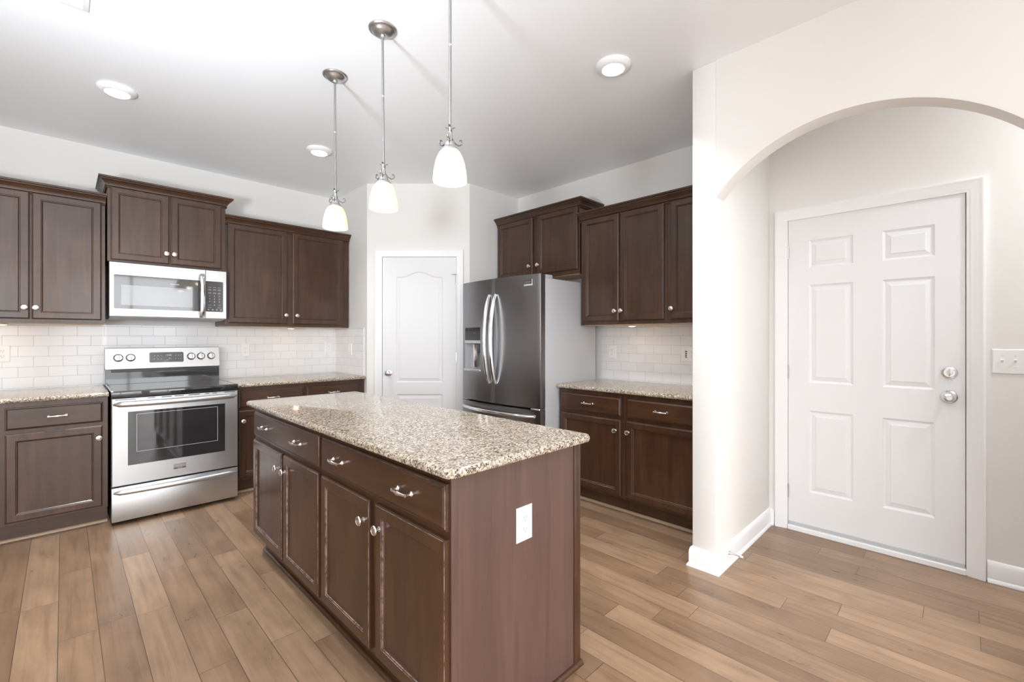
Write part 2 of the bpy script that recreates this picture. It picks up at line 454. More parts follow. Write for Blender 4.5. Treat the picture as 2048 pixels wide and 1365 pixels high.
# arch wall
bm = B()
CY, CZ, RR = 0.3765, 1.5877, 0.7296
yl, yr = 0.9475, -0.1945
pts = []
a0 = math.acos((yl-CY)/RR); a1 = math.acos((yr-CY)/RR)
NA = 48
for k in range(NA+1):
    a = a0+(a1-a0)*k/NA
    pts.append((CY+RR*math.cos(a), CZ+RR*math.sin(a)))
X0, X1 = 2.505, 2.613
fr = [[bm.verts.new((x, y, z)) for y, z in pts] for x in (X0, X1)]
tp = [[bm.verts.new((x, y, ZC)) for y, z in pts] for x in (X0, X1)]
for k in range(NA):
    bm.faces.new((fr[0][k], fr[0][k+1], tp[0][k+1], tp[0][k]))
    bm.faces.new((fr[1][k+1], fr[1][k], tp[1][k], tp[1][k+1]))
    bm.faces.new((fr[0][k+1], fr[0][k], fr[1][k], fr[1][k+1]))
    bm.faces.new((tp[0][k], tp[0][k+1], tp[1][k+1], tp[1][k]))
for k in (0, NA): bm.faces.new((fr[0][k], tp[0][k], tp[1][k], fr[1][k]))
es = [e for e in bm.edges if all(v in set(fr[0]) for v in e.verts) or all(v in set(fr[1]) for v in e.verts)]
bmesh.ops.bevel(bm, geom=es, offset=0.004, segments=2, affect='EDGES', profile=0.5)
box(bm, X0, X1, YS, yr, 0, ZC)
struct(obj('wall_arch', bm, WALLP, smooth=40), 'beige wall with a wide arched opening to the entry', 'wall')
# entry wall with its doorway
bm = B()
EX = 3.45
DY0, DY1, DZ1 = 0.8335, -0.010, 2.067
box(bm, EX, EX+0.05, DY0, 0.948, 0, ZC)
box(bm, EX, EX+0.05, YS, DY1, 0, ZC)
box(bm, EX, EX+0.05, DY1, DY0, DZ1, ZC)
box(bm, EX+0.052, EX+0.14, YS, 0.948, 0, ZC)
struct(obj('wall_entry', bm, WALLP, smooth=0), 'beige entry wall around the white front door', 'wall')
# walls behind the camera, with the windows that light the room
bm = B()
def wall_x(bm, x0, x1, ys, holes):
    """wall along y (thin in x), holes (y0,y1,z0,z1)"""
    y = ys[0]
    for h in sorted(holes):
        box(bm, x0, x1, y, h[0], 0, ZC)
        if h[2] > 0: box(bm, x0, x1, h[0], h[1], 0, h[2])
        box(bm, x0, x1, h[0], h[1], h[3], ZC); y = h[1]
    box(bm, x0, x1, y, ys[1], 0, ZC)
wall_x(bm, XW-0.15, XW, (YS, YB), [(-3.2, -0.4, 0.05, 2.6)])
struct(obj('wall_left', bm, WALLP, smooth=0), 'beige window wall on the left side of the room', 'wall')
bm = B()
xs = XW-0.15
for h in ((-2.9, -0.5, 0.05, 2.6), (-0.1, 2.1, 0.05, 2.6)):
    box(bm, xs, h[0], YS-0.15, YS, 0, ZC); box(bm, h[0], h[1], YS-0.15, YS, 0, h[2]); box(bm, h[0], h[1], YS-0.15, YS, h[3], ZC); xs = h[1]
box(bm, xs, 3.6, YS-0.15, YS, 0, ZC)
struct(obj('wall_front', bm, WALLP, smooth=0), 'beige window wall at the near end of the room', 'wall')
def frame(name, rng, fixed, horiz, nx, label):
    """white window frame with mullions; rng = (a0, a1, z0, z1)"""
    bm = B(); a0_, a1_, z0_, z1_ = rng; t = 0.045
    xs_ = [a0_+(a1_-a0_-t)*k/nx for k in range(nx+1)]
    for a in xs_:
        if horiz: box(bm, a, a+t, fixed, fixed+0.05, z0_, z1_)
        else: box(bm, fixed, fixed+0.05, a, a+t, z0_, z1_)
    for z in (z0_, z1_-t):
        if horiz: box(bm, a0_, a1_, fixed+0.002, fixed+0.048, z, z+t)
        else: box(bm, fixed+0.002, fixed+0.048, a0_, a1_, z, z+t)
    struct(obj(name, bm, TRIMP, smooth=0), label, 'window')
frame('window_1', (-3.2, -0.4, 0.05, 2.6), XW-0.1, False, 2, 'white framed window bank in the left wall')
frame('window_2', (-0.1, 2.1, 0.05, 2.6), YS-0.1, True, 2, 'white framed glass patio door in the near wall')
frame('window_3', (-2.9, -0.5, 0.05, 2.6), YS-0.1, True, 2, 'white framed window beside the patio door')

# baseboards
BBP = [(0, 0), (0.024, 0), (0.024, 0.006), (0.018, 0.016), (0.014, 0.019), (0.014, 0.085), (0.011, 0.094), (0.008, 0.104), (0.003, 0.109), (0, 0.110)]
struct(obj('baseboard_partition', sweep([(3.45, 0.913), (3.45, 0.947), (2.505, 0.947), (2.505, 1.0775), (2.865, 1.0775)][::-1], BBP), TRIMP), 'white baseboard wrapping the end of the partition wall', 'baseboard')
struct(obj('baseboard_entry', sweep([(3.45, -0.088), (3.45, -3.3)], BBP), TRIMP), 'white baseboard on the entry wall beside the door', 'baseboard')
struct(obj('baseboard_arch', sweep([(2.613, -0.30), (2.613, -0.1945), (2.505, -0.1945), (2.505, -3.38)], BBP), TRIMP), 'white baseboard along the foot of the arch wall', 'baseboard')

# ------------------------------------------------------------------ doors
def panel_slab(w, h, t, panels, prof, xs, zs, arch=None):
    """slab 0..w x 0..h with front at y=0; panels: set of (i,j) cells of the xs/zs grid that carry a moulded panel; arch: {(i,j): rise}"""
    bm = B()
    for i in range(len(xs)-1):
        for j in range(len(zs)-1):
            x0, x1, z0, z1 = xs[i], xs[i+1], zs[j], zs[j+1]
            if (i, j) not in panels:
                bm.faces.new([bm.verts.new(p) for p in ((x0, 0, z0), (x1, 0, z0), (x1, 0, z1), (x0, 0, z1))]); continue
            if arch and (i, j) in arch:
                rise = arch[(i, j)]; K = 28
                def outline(ins, y):
                    o = [(x0+ins, y, z0+ins), (x1-ins, y, z0+ins)]
                    for k in range(K+1):
                        s = k/K; xx = x1-ins+(x0-x1+2*ins)*s
                        f = 0.5-0.5*math.cos(2*PI*min(max((s-0.10)/0.80, 0), 1))
                        o.append((xx, y, z1-rise-ins+rise*f))
                    return o
                o0 = outline(0, 0)
                arc = o0[2:]
                for a, b in zip(arc, arc[1:]):
                    bm.faces.new([bm.verts.new(p) for p in (a, b, (b[0], 0, z1+1e-4), (a[0], 0, z1+1e-4))])
                rings_loft(bm, [outline(i_, -d_) for i_, d_ in prof], False, True)
            else:
                rings_loft(bm, [[(x0+i_, -d_, z0+i_), (x1-i_, -d_, z0+i_), (x1-i_, -d_, z1-i_), (x0+i_, -d_, z1-i_)] for i_, d_ in prof], False, True)
    rings_loft(bm, [[(0, 0, 0), (w, 0, 0), (w, 0, h), (0, 0, h)], [(0, t, 0), (w, t, 0), (w, t, h), (0, t, h)]], False, True)
    return bm
PPROF = [(0, 0), (0.003, -0.003), (0.010, -0.0075), (0.014, -0.0085), (0.017, -0.0075), (0.036, -0.0045), (0.0375, -0.002), (0.040, -0.0012)]
def hinge(parent, x, z, h=0.09):
    o = obj('hinge', lathe(boxm(x-0.007, x+0.002, -0.004, 0.002, z-h/2, z+h/2, 0.001), [(0, -h/2), (0.0055, -h/2), (0.0055, h/2), (0, h/2)], 10, Matrix.Translation((x-0.001, -0.006, z))), BRIGHT, parent)
    return o
# entry door: hinge side at y=0.831, local x runs towards -y
d2 = thing('door_2', 'white six-panel front door under the arch', 'door', (EX, 0.831, 0.03), -PI/2, kind='structure')
W2, H2 = 0.838, 2.033
xs = [0, 0.118, 0.350, 0.490, 0.718, W2]
zs = [0, 0.240, 0.775, 0.957, 1.595, 1.708, 1.886, H2]
obj('door_panel', panel_slab(W2, H2, 0.044, {(i, j) for i in (1, 3) for j in (1, 3, 5)}, PPROF, xs, zs), DOORP, d2, 12)
for z in (1.82, 1.022, 0.225): hinge(d2, -0.001, z)
kb = obj('door_knob', lathe(B(), [(0, 0), (0.034, 0), (0.034, 0.004), (0.027, 0.010), (0.014, 0.014), (0.012, 0.030), (0.020, 0.036), (0.0265, 0.046), (0.027, 0.054), (0.022, 0.062), (0.012, 0.066), (0.011, 0.064), (0, 0.064)], 28, outm(0.776, 0.925)), BRIGHT, d2)
obj('thumb_button', lathe(B(), [(0.0125, 0), (0.0125, 0.003), (0.010, 0.003), (0.009, 0.001), (0.0, 0.001)], 20, outm(0.776, 0.925, -0.064)), NICKELD, kb)
db = obj('deadbolt', lathe(B(), [(0, 0), (0.034, 0), (0.034, 0.004), (0.031, 0.0075), (0.026, 0.0085), (0.024, 0.0065), (0.012, 0.0065), (0.010, 0.010), (0, 0.010)], 28, outm(0.776, 1.058)), BRIGHT, d2)
bm = B(); tube(bm, [(0.776, -0.026, 1.058-0.02), (0.776, -0.030, 1.058-0.008), (0.776, -0.030, 1.058+0.008), (0.776, -0.026, 1.058+0.02)], [0.003, 0.007, 0.007, 0.003], 10, 0.6)
tube(bm, [(0.776, -0.012, 1.058), (0.776, -0.03, 1.058)], 0.004, 8)
obj('thumb_turn', bm, BRIGHT, db)
obj('latch_plate', boxm(W2+0.0035, W2+0.012, -0.004, 0.0, 0.895, 0.955, 0.001), NICKELD, d2)
obj('door_sweep', boxm(0.002, W2-0.002, -0.006, 0.0, 0.006, 0.026, 0.002), GRAYPAINT, d2)
sill = obj('threshold', boxm(-0.002, W2+0.004, -0.022, 0.043, -0.03, 0.0025, 0.004), TRIMP, d2)
cs = casing(W2+0.008, 2.063+0.0, 0.072, TRIMP, 'trim_2')
cs.location = (EX-0.0003, 0.835, 0); cs.rotation_euler = (0, 0, -PI/2)
struct(cs, 'white moulded casing around the six-panel front door', 'trim')
# pantry door
d1 = thing('door_1', 'white two-panel arch-top pantry door in the angled corner', 'door', (*dg(0.151), 0.012), -PI/4, kind='structure')
W1, H1 = 0.720, 2.055
xs = [0, 0.133, 0.588, W1]
zs = [0, 0.235, 0.717, 0.833, 1.914, H1]
obj('door_panel', panel_slab(W1, H1, 0.035, {(1, 1), (1, 3)}, PPROF, xs, zs, {(1, 3): 0.05}), DOORP, d1, 12)
kb = obj('door_knob', lathe(B(), [(0, 0), (0.031, 0), (0.031, 0.004), (0.024, 0.008), (0.012, 0.012), (0.011, 0.028), (0.019, 0.034), (0.026, 0.045), (0.0255, 0.054), (0.019, 0.061), (0.008, 0.064), (0, 0.064)], 26, outm(0.063, 0.925)), NICKEL, d1)
for z in (1.83, 1.078, 0.25): hinge(d1, W1+0.002, z)
bm = B(); tube(bm, [(W1-0.035, -0.014, 1.885), (W1+0.012, -0.014, 1.885)], 0.0035, 8); lathe(bm, [(0, 0), (0.006, 0), (0.006, 0.006), (0, 0.006)], 10, Matrix.Translation((W1-0.04, -0.014, 1.882)))
tube(bm, [(W1+0.002, -0.012, 1.80), (W1+0.002, -0.012, 1.892)], 0.006, 10)
obj('hinge_stop', bm, NICKELD, d1)
obj('latch_plate', boxm(-0.004, -0.001, -0.003, 0.002, 0.90, 0.955), NICKELD, d1)
cs = casing(W1+0.006, 2.07, 0.066, TRIMP, 'trim_1')
cs.location = (*dg(0.148, -0.0003), 0); cs.rotation_euler = (0, 0, -PI/4)
struct(cs, 'white moulded casing around the pantry door', 'trim')

# ------------------------------------------------------------------ backsplash tiles
bt = thing('backsplash', 'white subway tile backsplash behind the range', 'backsplash', (0, 0, 0), kind='structure')
obj('tile_field', boxm(-1.84, 2.0975, YB-0.008, YB, 0.9065, 1.381), TILEX, bt, 0)
obj('tile_return', boxm(2.0905, 2.098, 4.165, YB-0.008, 0.9065, 1.381), TILEY, bt, 0)
bt2 = tag(obj('backsplash', boxm(XR-0.008, XR, 1.078, 2.335, 0.9065, 1.392), TILEY, None, 0), 'white subway tile backsplash beside the fridge', 'backsplash', kind='structure')

# ------------------------------------------------------------------ hardware
def knob_mesh():
    bm = lathe(B(), [(0, 0), (0.009, 0), (0.009, 0.002), (0.006, 0.005), (0.0055, 0.012), (0.009, 0.015), (0.0155, 0.018), (0.0165, 0.021), (0.015, 0.0245), (0.0125, 0.0255), (0.012, 0.0248), (0.006, 0.0268), (0, 0.0272)], 22, OUT)
    return bm
def pull_mesh():
    bm = B(); hw = 0.041
    for s in (-1, 1):
        lathe(bm, [(0, 0), (0.0095, 0), (0.0095, 0.002), (0.006, 0.006), (0.0048, 0.014), (0.006, 0.021), (0.0065, 0.025), (0, 0.0285)], 14, Matrix.Translation((s*hw, 0, 0)) @ OUT)
    P = []; R_ = []
    for k in range(17):
        t = -1+2*k/16
        P.append((t*hw, -0.022-0.004*(1-t*t), 0.0)); R_.append(0.0050+0.0034*math.exp(-(t/0.35)**2))
    tube(bm, P, R_, 10)
    return bm
_k = knob_mesh(); KNOB = bpy.data.meshes.new('knob'); bmesh.ops.recalc_face_normals(_k, faces=_k.faces); bmesh.ops.scale(_k, vec=(1.1, 1.0, 1.1), verts=_k.verts); _k.to_mesh(KNOB); _k.free()
_p = pull_mesh(); PULL = bpy.data.meshes.new('pull'); bmesh.ops.recalc_face_normals(_p, faces=_p.faces); _p.to_mesh(PULL); _p.free()
for me in (KNOB, PULL):
    me.materials.append(NICKEL)
    for p in me.polygons: p.use_smooth = True
    me.set_sharp_from_angle(angle=math.radians(40))
def hard(me, name, x, z, parent, y=-0.020):
    o = bpy.data.objects.new(name, me); C.objects.link(o); o.parent = parent; o.location = (x, y, z); return o

# ------------------------------------------------------------------ cabinets
SHOE = [(0, 0), (0.016, 0), (0.0155, 0.006), (0.012, 0.012), (0.006, 0.0155), (0, 0.016)]
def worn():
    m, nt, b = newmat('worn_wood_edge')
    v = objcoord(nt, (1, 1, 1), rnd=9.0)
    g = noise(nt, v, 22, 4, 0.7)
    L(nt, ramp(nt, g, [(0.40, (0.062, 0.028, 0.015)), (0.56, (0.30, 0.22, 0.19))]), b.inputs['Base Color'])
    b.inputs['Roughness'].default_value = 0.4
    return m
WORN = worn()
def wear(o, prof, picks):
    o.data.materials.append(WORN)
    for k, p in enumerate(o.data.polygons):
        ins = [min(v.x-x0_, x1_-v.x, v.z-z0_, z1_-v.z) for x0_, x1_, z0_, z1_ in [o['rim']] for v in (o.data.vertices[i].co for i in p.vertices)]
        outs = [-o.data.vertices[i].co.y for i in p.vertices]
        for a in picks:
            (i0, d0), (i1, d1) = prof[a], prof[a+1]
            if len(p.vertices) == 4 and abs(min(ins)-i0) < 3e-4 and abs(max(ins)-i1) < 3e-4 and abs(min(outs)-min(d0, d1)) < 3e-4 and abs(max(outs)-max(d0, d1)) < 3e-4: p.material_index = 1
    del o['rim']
def fronts(t, doors, drawers, worn_edges=False):
    for x0, x1, z0, z1, kx, kz in doors:
        d = obj('door', front_slab(x0, x1, z0, z1, DOORPROF), WOODV, t, 0)
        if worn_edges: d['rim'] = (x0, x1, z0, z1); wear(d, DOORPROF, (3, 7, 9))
        hard(KNOB, 'knob', kx, kz, d)
    for x0, x1, z0, z1, px in drawers:
        d = obj('drawer', front_slab(x0, x1, z0, z1, DRAWERPROF), WOODH, t, 0)
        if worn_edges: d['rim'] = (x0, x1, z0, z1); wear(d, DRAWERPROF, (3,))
        for x in px: hard(PULL, 'pull', x, (z0+z1)/2+0.0, d)
def base_cab(label, loc, rz, w, depth, doors, drawers, group, shoe=True):
    t = thing('base_cabinet', label, 'cabinet', loc, rz, group)
    obj('body', boxm(0.0004, w-0.0004, 0, depth-0.001, 0.115, 0.8755, 0.001), WOODV, t)
    obj('toe_kick', boxm(0.0004, w-0.0004, 0.07, depth-0.001, 0.0, 0.115), WOODH, t)
    if shoe: obj('shoe_moulding', sweep([(0.0, 0.07), (w, 0.07)], SHOE), OAK, t)
    fronts(t, doors, drawers)
    return t
def upper_cab(label, loc, rz, w, depth, h, doors, group, ol=1, orr=1, cz=0.0, under=False, crown_back=None):
    t = thing('upper_cabinet', label, 'cabinet', loc, rz, group)
    obj('body', boxm(0.0004, w-0.0004, 0, depth-0.001, 0, h, 0.001), WOODV, t)
    obj('bottom_panel', boxm(0.018, w-0.018, 0.02, depth-0.005, -0.003, 0.004), MAPLE, t)
    obj('crown_moulding', crown(w, depth-0.001, h+cz, ol, orr), WOODH, t, 0)
    fronts(t, doors, [])
    return t
FY = 4.16                       # face of the base cabinets on the back wall
base_cab('dark brown base cabinet with one drawer left of the range', (-0.285, FY, 0), 0, 0.502, YB-FY, [(0.030, 0.473, 0.134, 0.681, 0.455, 0.602)], [(0.029, 0.476, 0.707, 0.844, [0.258])], 'base cabinets on the back wall')
base_cab('dark brown base cabinet at the far left frame edge', (-0.90, FY, 0), 0, 0.614, YB-FY, [(0.03, 0.303, 0.134, 0.681, 0.285, 0.602), (0.311, 0.584, 0.134, 0.681, 0.33, 0.602)], [(0.03, 0.584, 0.707, 0.844, [0.307])], 'base cabinets on the back wall')
base_cab('dark brown base cabinet just right of the range', (0.985, FY, 0), 0, 0.540, YB-FY, [(0.024, 0.525, 0.134, 0.683, 0.05, 0.602)], [(0.024, 0.525, 0.709, 0.842, [0.275])], 'base cabinets on the back wall')
base_cab('dark brown base cabinet in the corner by the pantry door', (1.526, FY, 0), 0, 0.565, YB-FY, [(0.012, 0.497, 0.134, 0.683, 0.47, 0.602)], [(0.012, 0.497, 0.709, 0.842, [0.255])], 'base cabinets on the back wall')
base_cab('dark brown base cabinet at the far end of the back wall', (-1.815, FY, 0), 0, 0.914, YB-FY, [(0.03, 0.45, 0.134, 0.681, 0.42, 0.602), (0.464, 0.884, 0.134, 0.681, 0.494, 0.602)], [(0.03, 0.884, 0.707, 0.844, [0.457])], 'base cabinets on the back wall')
FX = 2.86                       # face of the base cabinets beside the fridge
base_cab('dark brown base cabinet next to the fridge side', (FX, 2.318, 0), -PI/2, 0.597, XR-FX, [(0.020, 0.573, 0.134, 0.684, 0.531, 0.606)], [(0.020, 0.573, 0.711, 0.845, [0.289])], 'base cabinets beside the fridge')
base_cab('dark brown base cabinet against the partition wall', (FX, 1.720, 0), -PI/2, 0.640, XR-FX, [(0.022, 0.600, 0.134, 0.684, 0.038, 0.606)], [(0.024, 0.600, 0.711, 0.845, [0.286])], 'base cabinets beside the fridge')
UY = 4.49
UB, UH = 1.383, 0.892
upper_cab('dark brown two-door upper cabinet left of the microwave', (-0.535, UY, UB), 0, 0.754, YB-UY, UH, [(0.03, 0.372, 0.026, 0.890, 0.347, 0.102), (0.381, 0.733, 0.026, 0.890, 0.400, 0.102)], 'upper cabinets on the back wall', ol=0, orr=0.13)
upper_cab('dark brown two-door upper cabinet at the far end of the back wall', (-1.45, UY, UB), 0, 0.914, YB-UY, UH, [(0.03, 0.45, 0.026, 0.890, 0.42, 0.102), (0.464, 0.884, 0.026, 0.890, 0.494, 0.102)], 'upper cabinets on the back wall', ol=1, orr=0)
upper_cab('short raised two-door upper cabinet above the microwave', (0.227, 4.44, 1.846), 0, 0.750, YB-4.44, 0.555, [(0.018, 0.364, 0.014, 0.552, 0.346, 0.092), (0.374, 0.717, 0.014, 0.552, 0.396, 0.092)], 'upper cabinets on the back wall')
upper_cab('dark brown two-door upper cabinet right of the microwave', (0.979, UY, UB), 0, 1.107, YB-UY, UH, [(0.026, 0.508, 0.026, 0.890, 0.491, 0.107), (0.556, 1.047, 0.026, 0.890, 0.589, 0.107)], 'upper cabinets on the back wall', ol=0.03, orr=0.15)
UX = 3.155
upper_cab('dark brown two-door upper cabinet beside the fridge', (UX, 2.322, UB+0.005), -PI/2, 0.782, XR-UX, UH+0.004, [(0.024, 0.378, 0.028, 0.892, 0.348, 0.107), (0.393, 0.759, 0.028, 0.892, 0.406, 0.107)], 'upper cabinets on the fridge wall', ol=0.45, orr=0)
upper_cab('single-door upper cabinet against the partition wall', (UX, 1.5398, UB+0.005), -PI/2, 0.4585, XR-UX, UH+0.004, [(0.027, 0.432, 0.028, 0.892, 0.041, 0.105)], 'upper cabinets on the fridge wall', ol=0, orr=0)
upper_cab('short two-door upper cabinet above the fridge', (3.175, 3.396, 1.842), -PI/2, 1.045, XR-3.175, 0.588, [(0.024, 0.500, 0.028, 0.586, 0.468, 0.122), (0.572, 1.028, 0.036, 0.586, 0.568, 0.122)][:1] + [(0.560, 1.030, 0.036, 0.586, 0.578, 0.122)], 'upper cabinets on the fridge wall', ol=0.1, orr=0.95)

# ------------------------------------------------------------------ countertops
def counter(name, x0, x1, y0, y1, label, round_edges, r=0.012):
    bm = B(); box(bm, x0, x1, y0, y1, 0.876, 0.906)
    es = []
    for e in bm.edges:
        a, b = e.verts
        m = (a.co+b.co)/2
        if abs(a.co.z-b.co.z) < 1e-5:
            if ('x0' in round_edges and abs(m.x-x0) < 1e-4) or ('x1' in round_edges and abs(m.x-x1) < 1e-4) or ('y0' in round_edges and abs(m.y-y0) < 1e-4) or ('y1' in round_edges and abs(m.y-y1) < 1e-4): es.append(e)
    bmesh.ops.bevel(bm, geom=es, offset=r, segments=5, affect='EDGES', profile=0.5)
    return tag(obj(name, bm, GRANITE), label, 'countertop')
counter('countertop', -1.84, 0.2195, 4.125, YB, 'beige speckled granite countertop left of the range', ('y0',))
counter('countertop', 0.983, 2.0975, 4.125, YB, 'beige speckled granite countertop between the range and the pantry', ('y0',))
counter('countertop', 2.83, XR, 1.0785, 2.329, 'beige speckled granite countertop beside the fridge', ('x0',))
bm = B(); box(bm, 0.763, 1.456, 1.016, 3.008, 0.876, 0.906)
bmesh.ops.bevel(bm, geom=[e for e in bm.edges if abs(e.verts[0].co.z-e.verts[1].co.z) > 0.01], offset=0.03, segments=6, affect='EDGES', profile=0.5)
bmesh.ops.bevel(bm, geom=[e for e in bm.edges if abs(e.verts[0].co.z-e.verts[1].co.z) < 1e-5 and len(e.link_faces) == 2 and any(abs(f.normal.z) > 0.9 for f in e.link_faces)], offset=0.012, segments=5, affect='EDGES', profile=0.5)
tag(obj('countertop', bm, GRANITE), 'large speckled granite slab on top of the island', 'countertop')

# ------------------------------------------------------------------ island
IW = 2.975-1.066
isl = thing('kitchen_island', 'dark brown island cabinet with four doors and two wide drawers', 'kitchen island', (0.810, 2.975, 0), -PI/2)
obj('body', boxm(0, IW-0.002, 0, 0.618, 0.115, 0.8755, 0.001), WOODV, isl)
obj('toe_kick', boxm(0.002, IW-0.002, 0.055, 0.616, 0, 0.115), WOODH, isl)
def Y(y): return 2.975-y
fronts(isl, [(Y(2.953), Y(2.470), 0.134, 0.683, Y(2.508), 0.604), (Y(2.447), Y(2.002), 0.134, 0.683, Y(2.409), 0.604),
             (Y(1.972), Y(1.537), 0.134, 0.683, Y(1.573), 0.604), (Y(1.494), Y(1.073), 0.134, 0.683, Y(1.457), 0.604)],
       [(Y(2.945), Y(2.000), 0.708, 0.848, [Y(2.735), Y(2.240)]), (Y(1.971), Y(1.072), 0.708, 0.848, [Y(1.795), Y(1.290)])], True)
obj('end_panel', boxm(IW-0.002, IW, 0.0, 0.622, 0.0, 0.8755, 0.0008), VENEER, isl)
bm = boxm(IW, IW+0.004, 0.0, 0.022, 0.0, 0.8755, 0.0015)
obj('corner_strip', bm, VENEER, isl)
obj('corner_strip', boxm(IW, IW+0.006, 0.588, 0.626, 0.0, 0.8755, 0.003, 2), WOODV, isl)
obj('shoe_moulding', sweep([(IW, -0.0), (IW, 0.634)], SHOE), WOODH, isl)
obj('shoe_moulding', sweep([(0.0, 0.055), (IW-0.002, 0.055)], SHOE), WOODH, isl)

# ------------------------------------------------------------------ range
rg = thing('range', 'stainless freestanding electric range between the base cabinets', 'stove', (0.2275, 4.06, 0), 0)
RW = 0.752
obj('body', boxm(0.002, RW-0.002, 0.045, 0.735, 0.02, 0.872), BLACKPL, rg)
for x in (0.05, RW-0.05):
    for y in (0.12, 0.66):
        obj('foot', lathe(B(), [(0, 0), (0.018, 0), (0.018, 0.006), (0.009, 0.008), (0.009, 0.022), (0, 0.022)], 14, Matrix.Translation((x, y, 0))), BLACKPL, rg)
bm = boxm(0.001, RW-0.001, -0.004, 0.62, 0.872, 0.912, 0.004, 2)
ct = obj('cooktop', bm, BLACKGLASS, rg)
obj('cooktop_glass', boxm(0.016, RW-0.016, 0.012, 0.598, 0.9115, 0.9145, 0.0012), SMOKEGLASS, ct)
for x0, x1 in ((0.0, 0.012), (RW-0.012, RW)): obj('side_rail', boxm(x0, x1, 0.0, 0.611, 0.910, 0.9165, 0.002), BRIGHT, ct)
# backguard
bg = obj('backguard', boxm(0.0, RW, 0.612, 0.70, 0.905, 1.040, 0.002), SMOKEGLASS, rg)
obj('vent_slot', boxm(0.035, RW-0.004, 0.606, 0.614, 1.008, 1.034, 0.002), BLACKPL, bg)
bm = B()
prof = [(0.596, 1.034), (0.600, 1.030), (0.70, 1.030), (0.70, 1.188), (0.650, 1.199), (0.634, 1.199), (0.626, 1.195), (0.598, 1.042)]
def xprism(bm, prof, x0, x1):
    a = [bm.verts.new((x0, y, z)) for y, z in prof]; b = [bm.verts.new((x1, y, z)) for y, z in prof]
    n = len(prof)
    for i in range(n):
        j = (i+1) % n; bm.faces.new((a[i], a[j], b[j], b[i]))
    bm.faces.new(a[::-1]); bm.faces.new(b); return bm
xprism(bm, prof, 0.0, RW)
cp = obj('control_panel', bm, STEEL, rg)
SL = math.atan2(0.028, 0.153)          # lean of the sloping control face
def onpanel(z): return 0.598+(z-1.042)*0.028/0.153
def PM(x, z): return Matrix.Translation((x, onpanel(z), z)) @ Matrix.Rotation(-SL, 4, 'X') @ OUT
bm = rings_loft(B(), [rrect(-0.114, 0.114, -0.043, 0.043, 0.012, 0.001), rrect(-0.114, 0.114, -0.043, 0.043, 0.012, -0.0015), rrect(-0.111, 0.111, -0.040, 0.040, 0.010, -0.002)], True, True)
bmesh.ops.transform(bm, matrix=Matrix.Translation((0.380, onpanel(1.118), 1.118)) @ Matrix.Rotation(-SL, 4, 'X'), verts=bm.verts)
dp = obj('display', bm, plain('display_glass', (0.13, 0.13, 0.135), 0.12, 0, 0.6), rg)
for r_, (zz) in enumerate((1.132, 1.104)):
    for xx in (0.300, 0.322, 0.344, 0.44, 0.46, 0.476):
        o = text('button_mark', '\u2022', 0.02, (xx, onpanel(zz)-0.003, zz), WHITEINK, dp, (PI/2-SL, 0, 0))
text('clock_digits', '12:00', 0.018, (0.392, onpanel(1.135)-0.003, 1.135), WHITEINK, dp, (PI/2-SL, 0, 0))
for x in (0.076, 0.150, 0.547, 0.617, 0.692):
    k = obj('knob', lathe(B(), [(0, 0), (0.0275, 0), (0.0275, 0.005), (0.0245, 0.008), (0.024, 0.014), (0.022, 0.016), (0, 0.016)], 28, PM(x, 1.121)), BRIGHT, rg)
    obj('skirt', lathe(B(), [(0, 0), (0.0305, 0), (0.0305, 0.0025), (0.028, 0.004), (0, 0.004)], 28, PM(x, 1.121)), DARKPL, k)
    bm = boxm(-0.0055, 0.0055, -0.022, 0.022, 0.012, 0.027, 0.0025, 2)
    bmesh.ops.transform(bm, matrix=PM(x, 1.121), verts=bm.verts)
    obj('grip', bm, BRIGHT, k)
    text('dial_mark', 'OFF', 0.008, (x, onpanel(1.158)-0.0012, 1.158), GRAYINK, cp, (PI/2-SL, 0, 0))
    text('dial_mark', 'LO  HI', 0.007, (x, onpanel(1.083)-0.0012, 1.083), GRAYINK, cp, (PI/2-SL, 0, 0))
# oven door with a framed window
DW0, DW1, DZ0, DZ_1 = 0.002, RW-0.002, 0.266, 0.866
bm = B(); wx0, wx1, wz0, wz1 = 0.086, 0.664, 0.399, 0.769
rings_loft(bm, [[(DW0, 0.045, DZ0), (DW1, 0.045, DZ0), (DW1, 0.045, DZ_1), (DW0, 0.045, DZ_1)], [(DW0, 0.004, DZ0), (DW1, 0.004, DZ0), (DW1, 0.004, DZ_1), (DW0, 0.004, DZ_1)],
                [(DW0+0.004, 0, DZ0+0.004), (DW1-0.004, 0, DZ0+0.004), (DW1-0.004, 0, DZ_1-0.004), (DW0+0.004, 0, DZ_1-0.004)],
                [(wx0, 0, wz0), (wx1, 0, wz0), (wx1, 0, wz1), (wx0, 0, wz1)], [(wx0, 0.004, wz0), (wx1, 0.004, wz0), (wx1, 0.004, wz1), (wx0, 0.004, wz1)]], True, False)
od = obj('oven_door', bm, STEEL, rg)
obj('door_glass', boxm(wx0, wx1, 0.003, 0.02, wz0, wz1), OVENGLASS, od)
bm = rings_loft(B(), [rrect(0.132, 0.616, 0.486, 0.750, 0.004, 0.004), rrect(0.132, 0.616, 0.486, 0.750, 0.004, 0.0022), rrect(0.135, 0.613, 0.489, 0.747, 0.003, 0.0022)], False, False)
obj('window_border', bm, GRAYPAINT, od)
for k, (a, b) in enumerate(((0.02, 0.13), (0.19, 0.235), (0.27, 0.33), (0.345, 0.40), (0.43, 0.50), (0.535, 0.56), (0.58, 0.61), (0.66, 0.73))): obj('vent_slot', boxm(a, b, -0.0008, 0.002, 0.853, 0.858), BLACKPL, od)
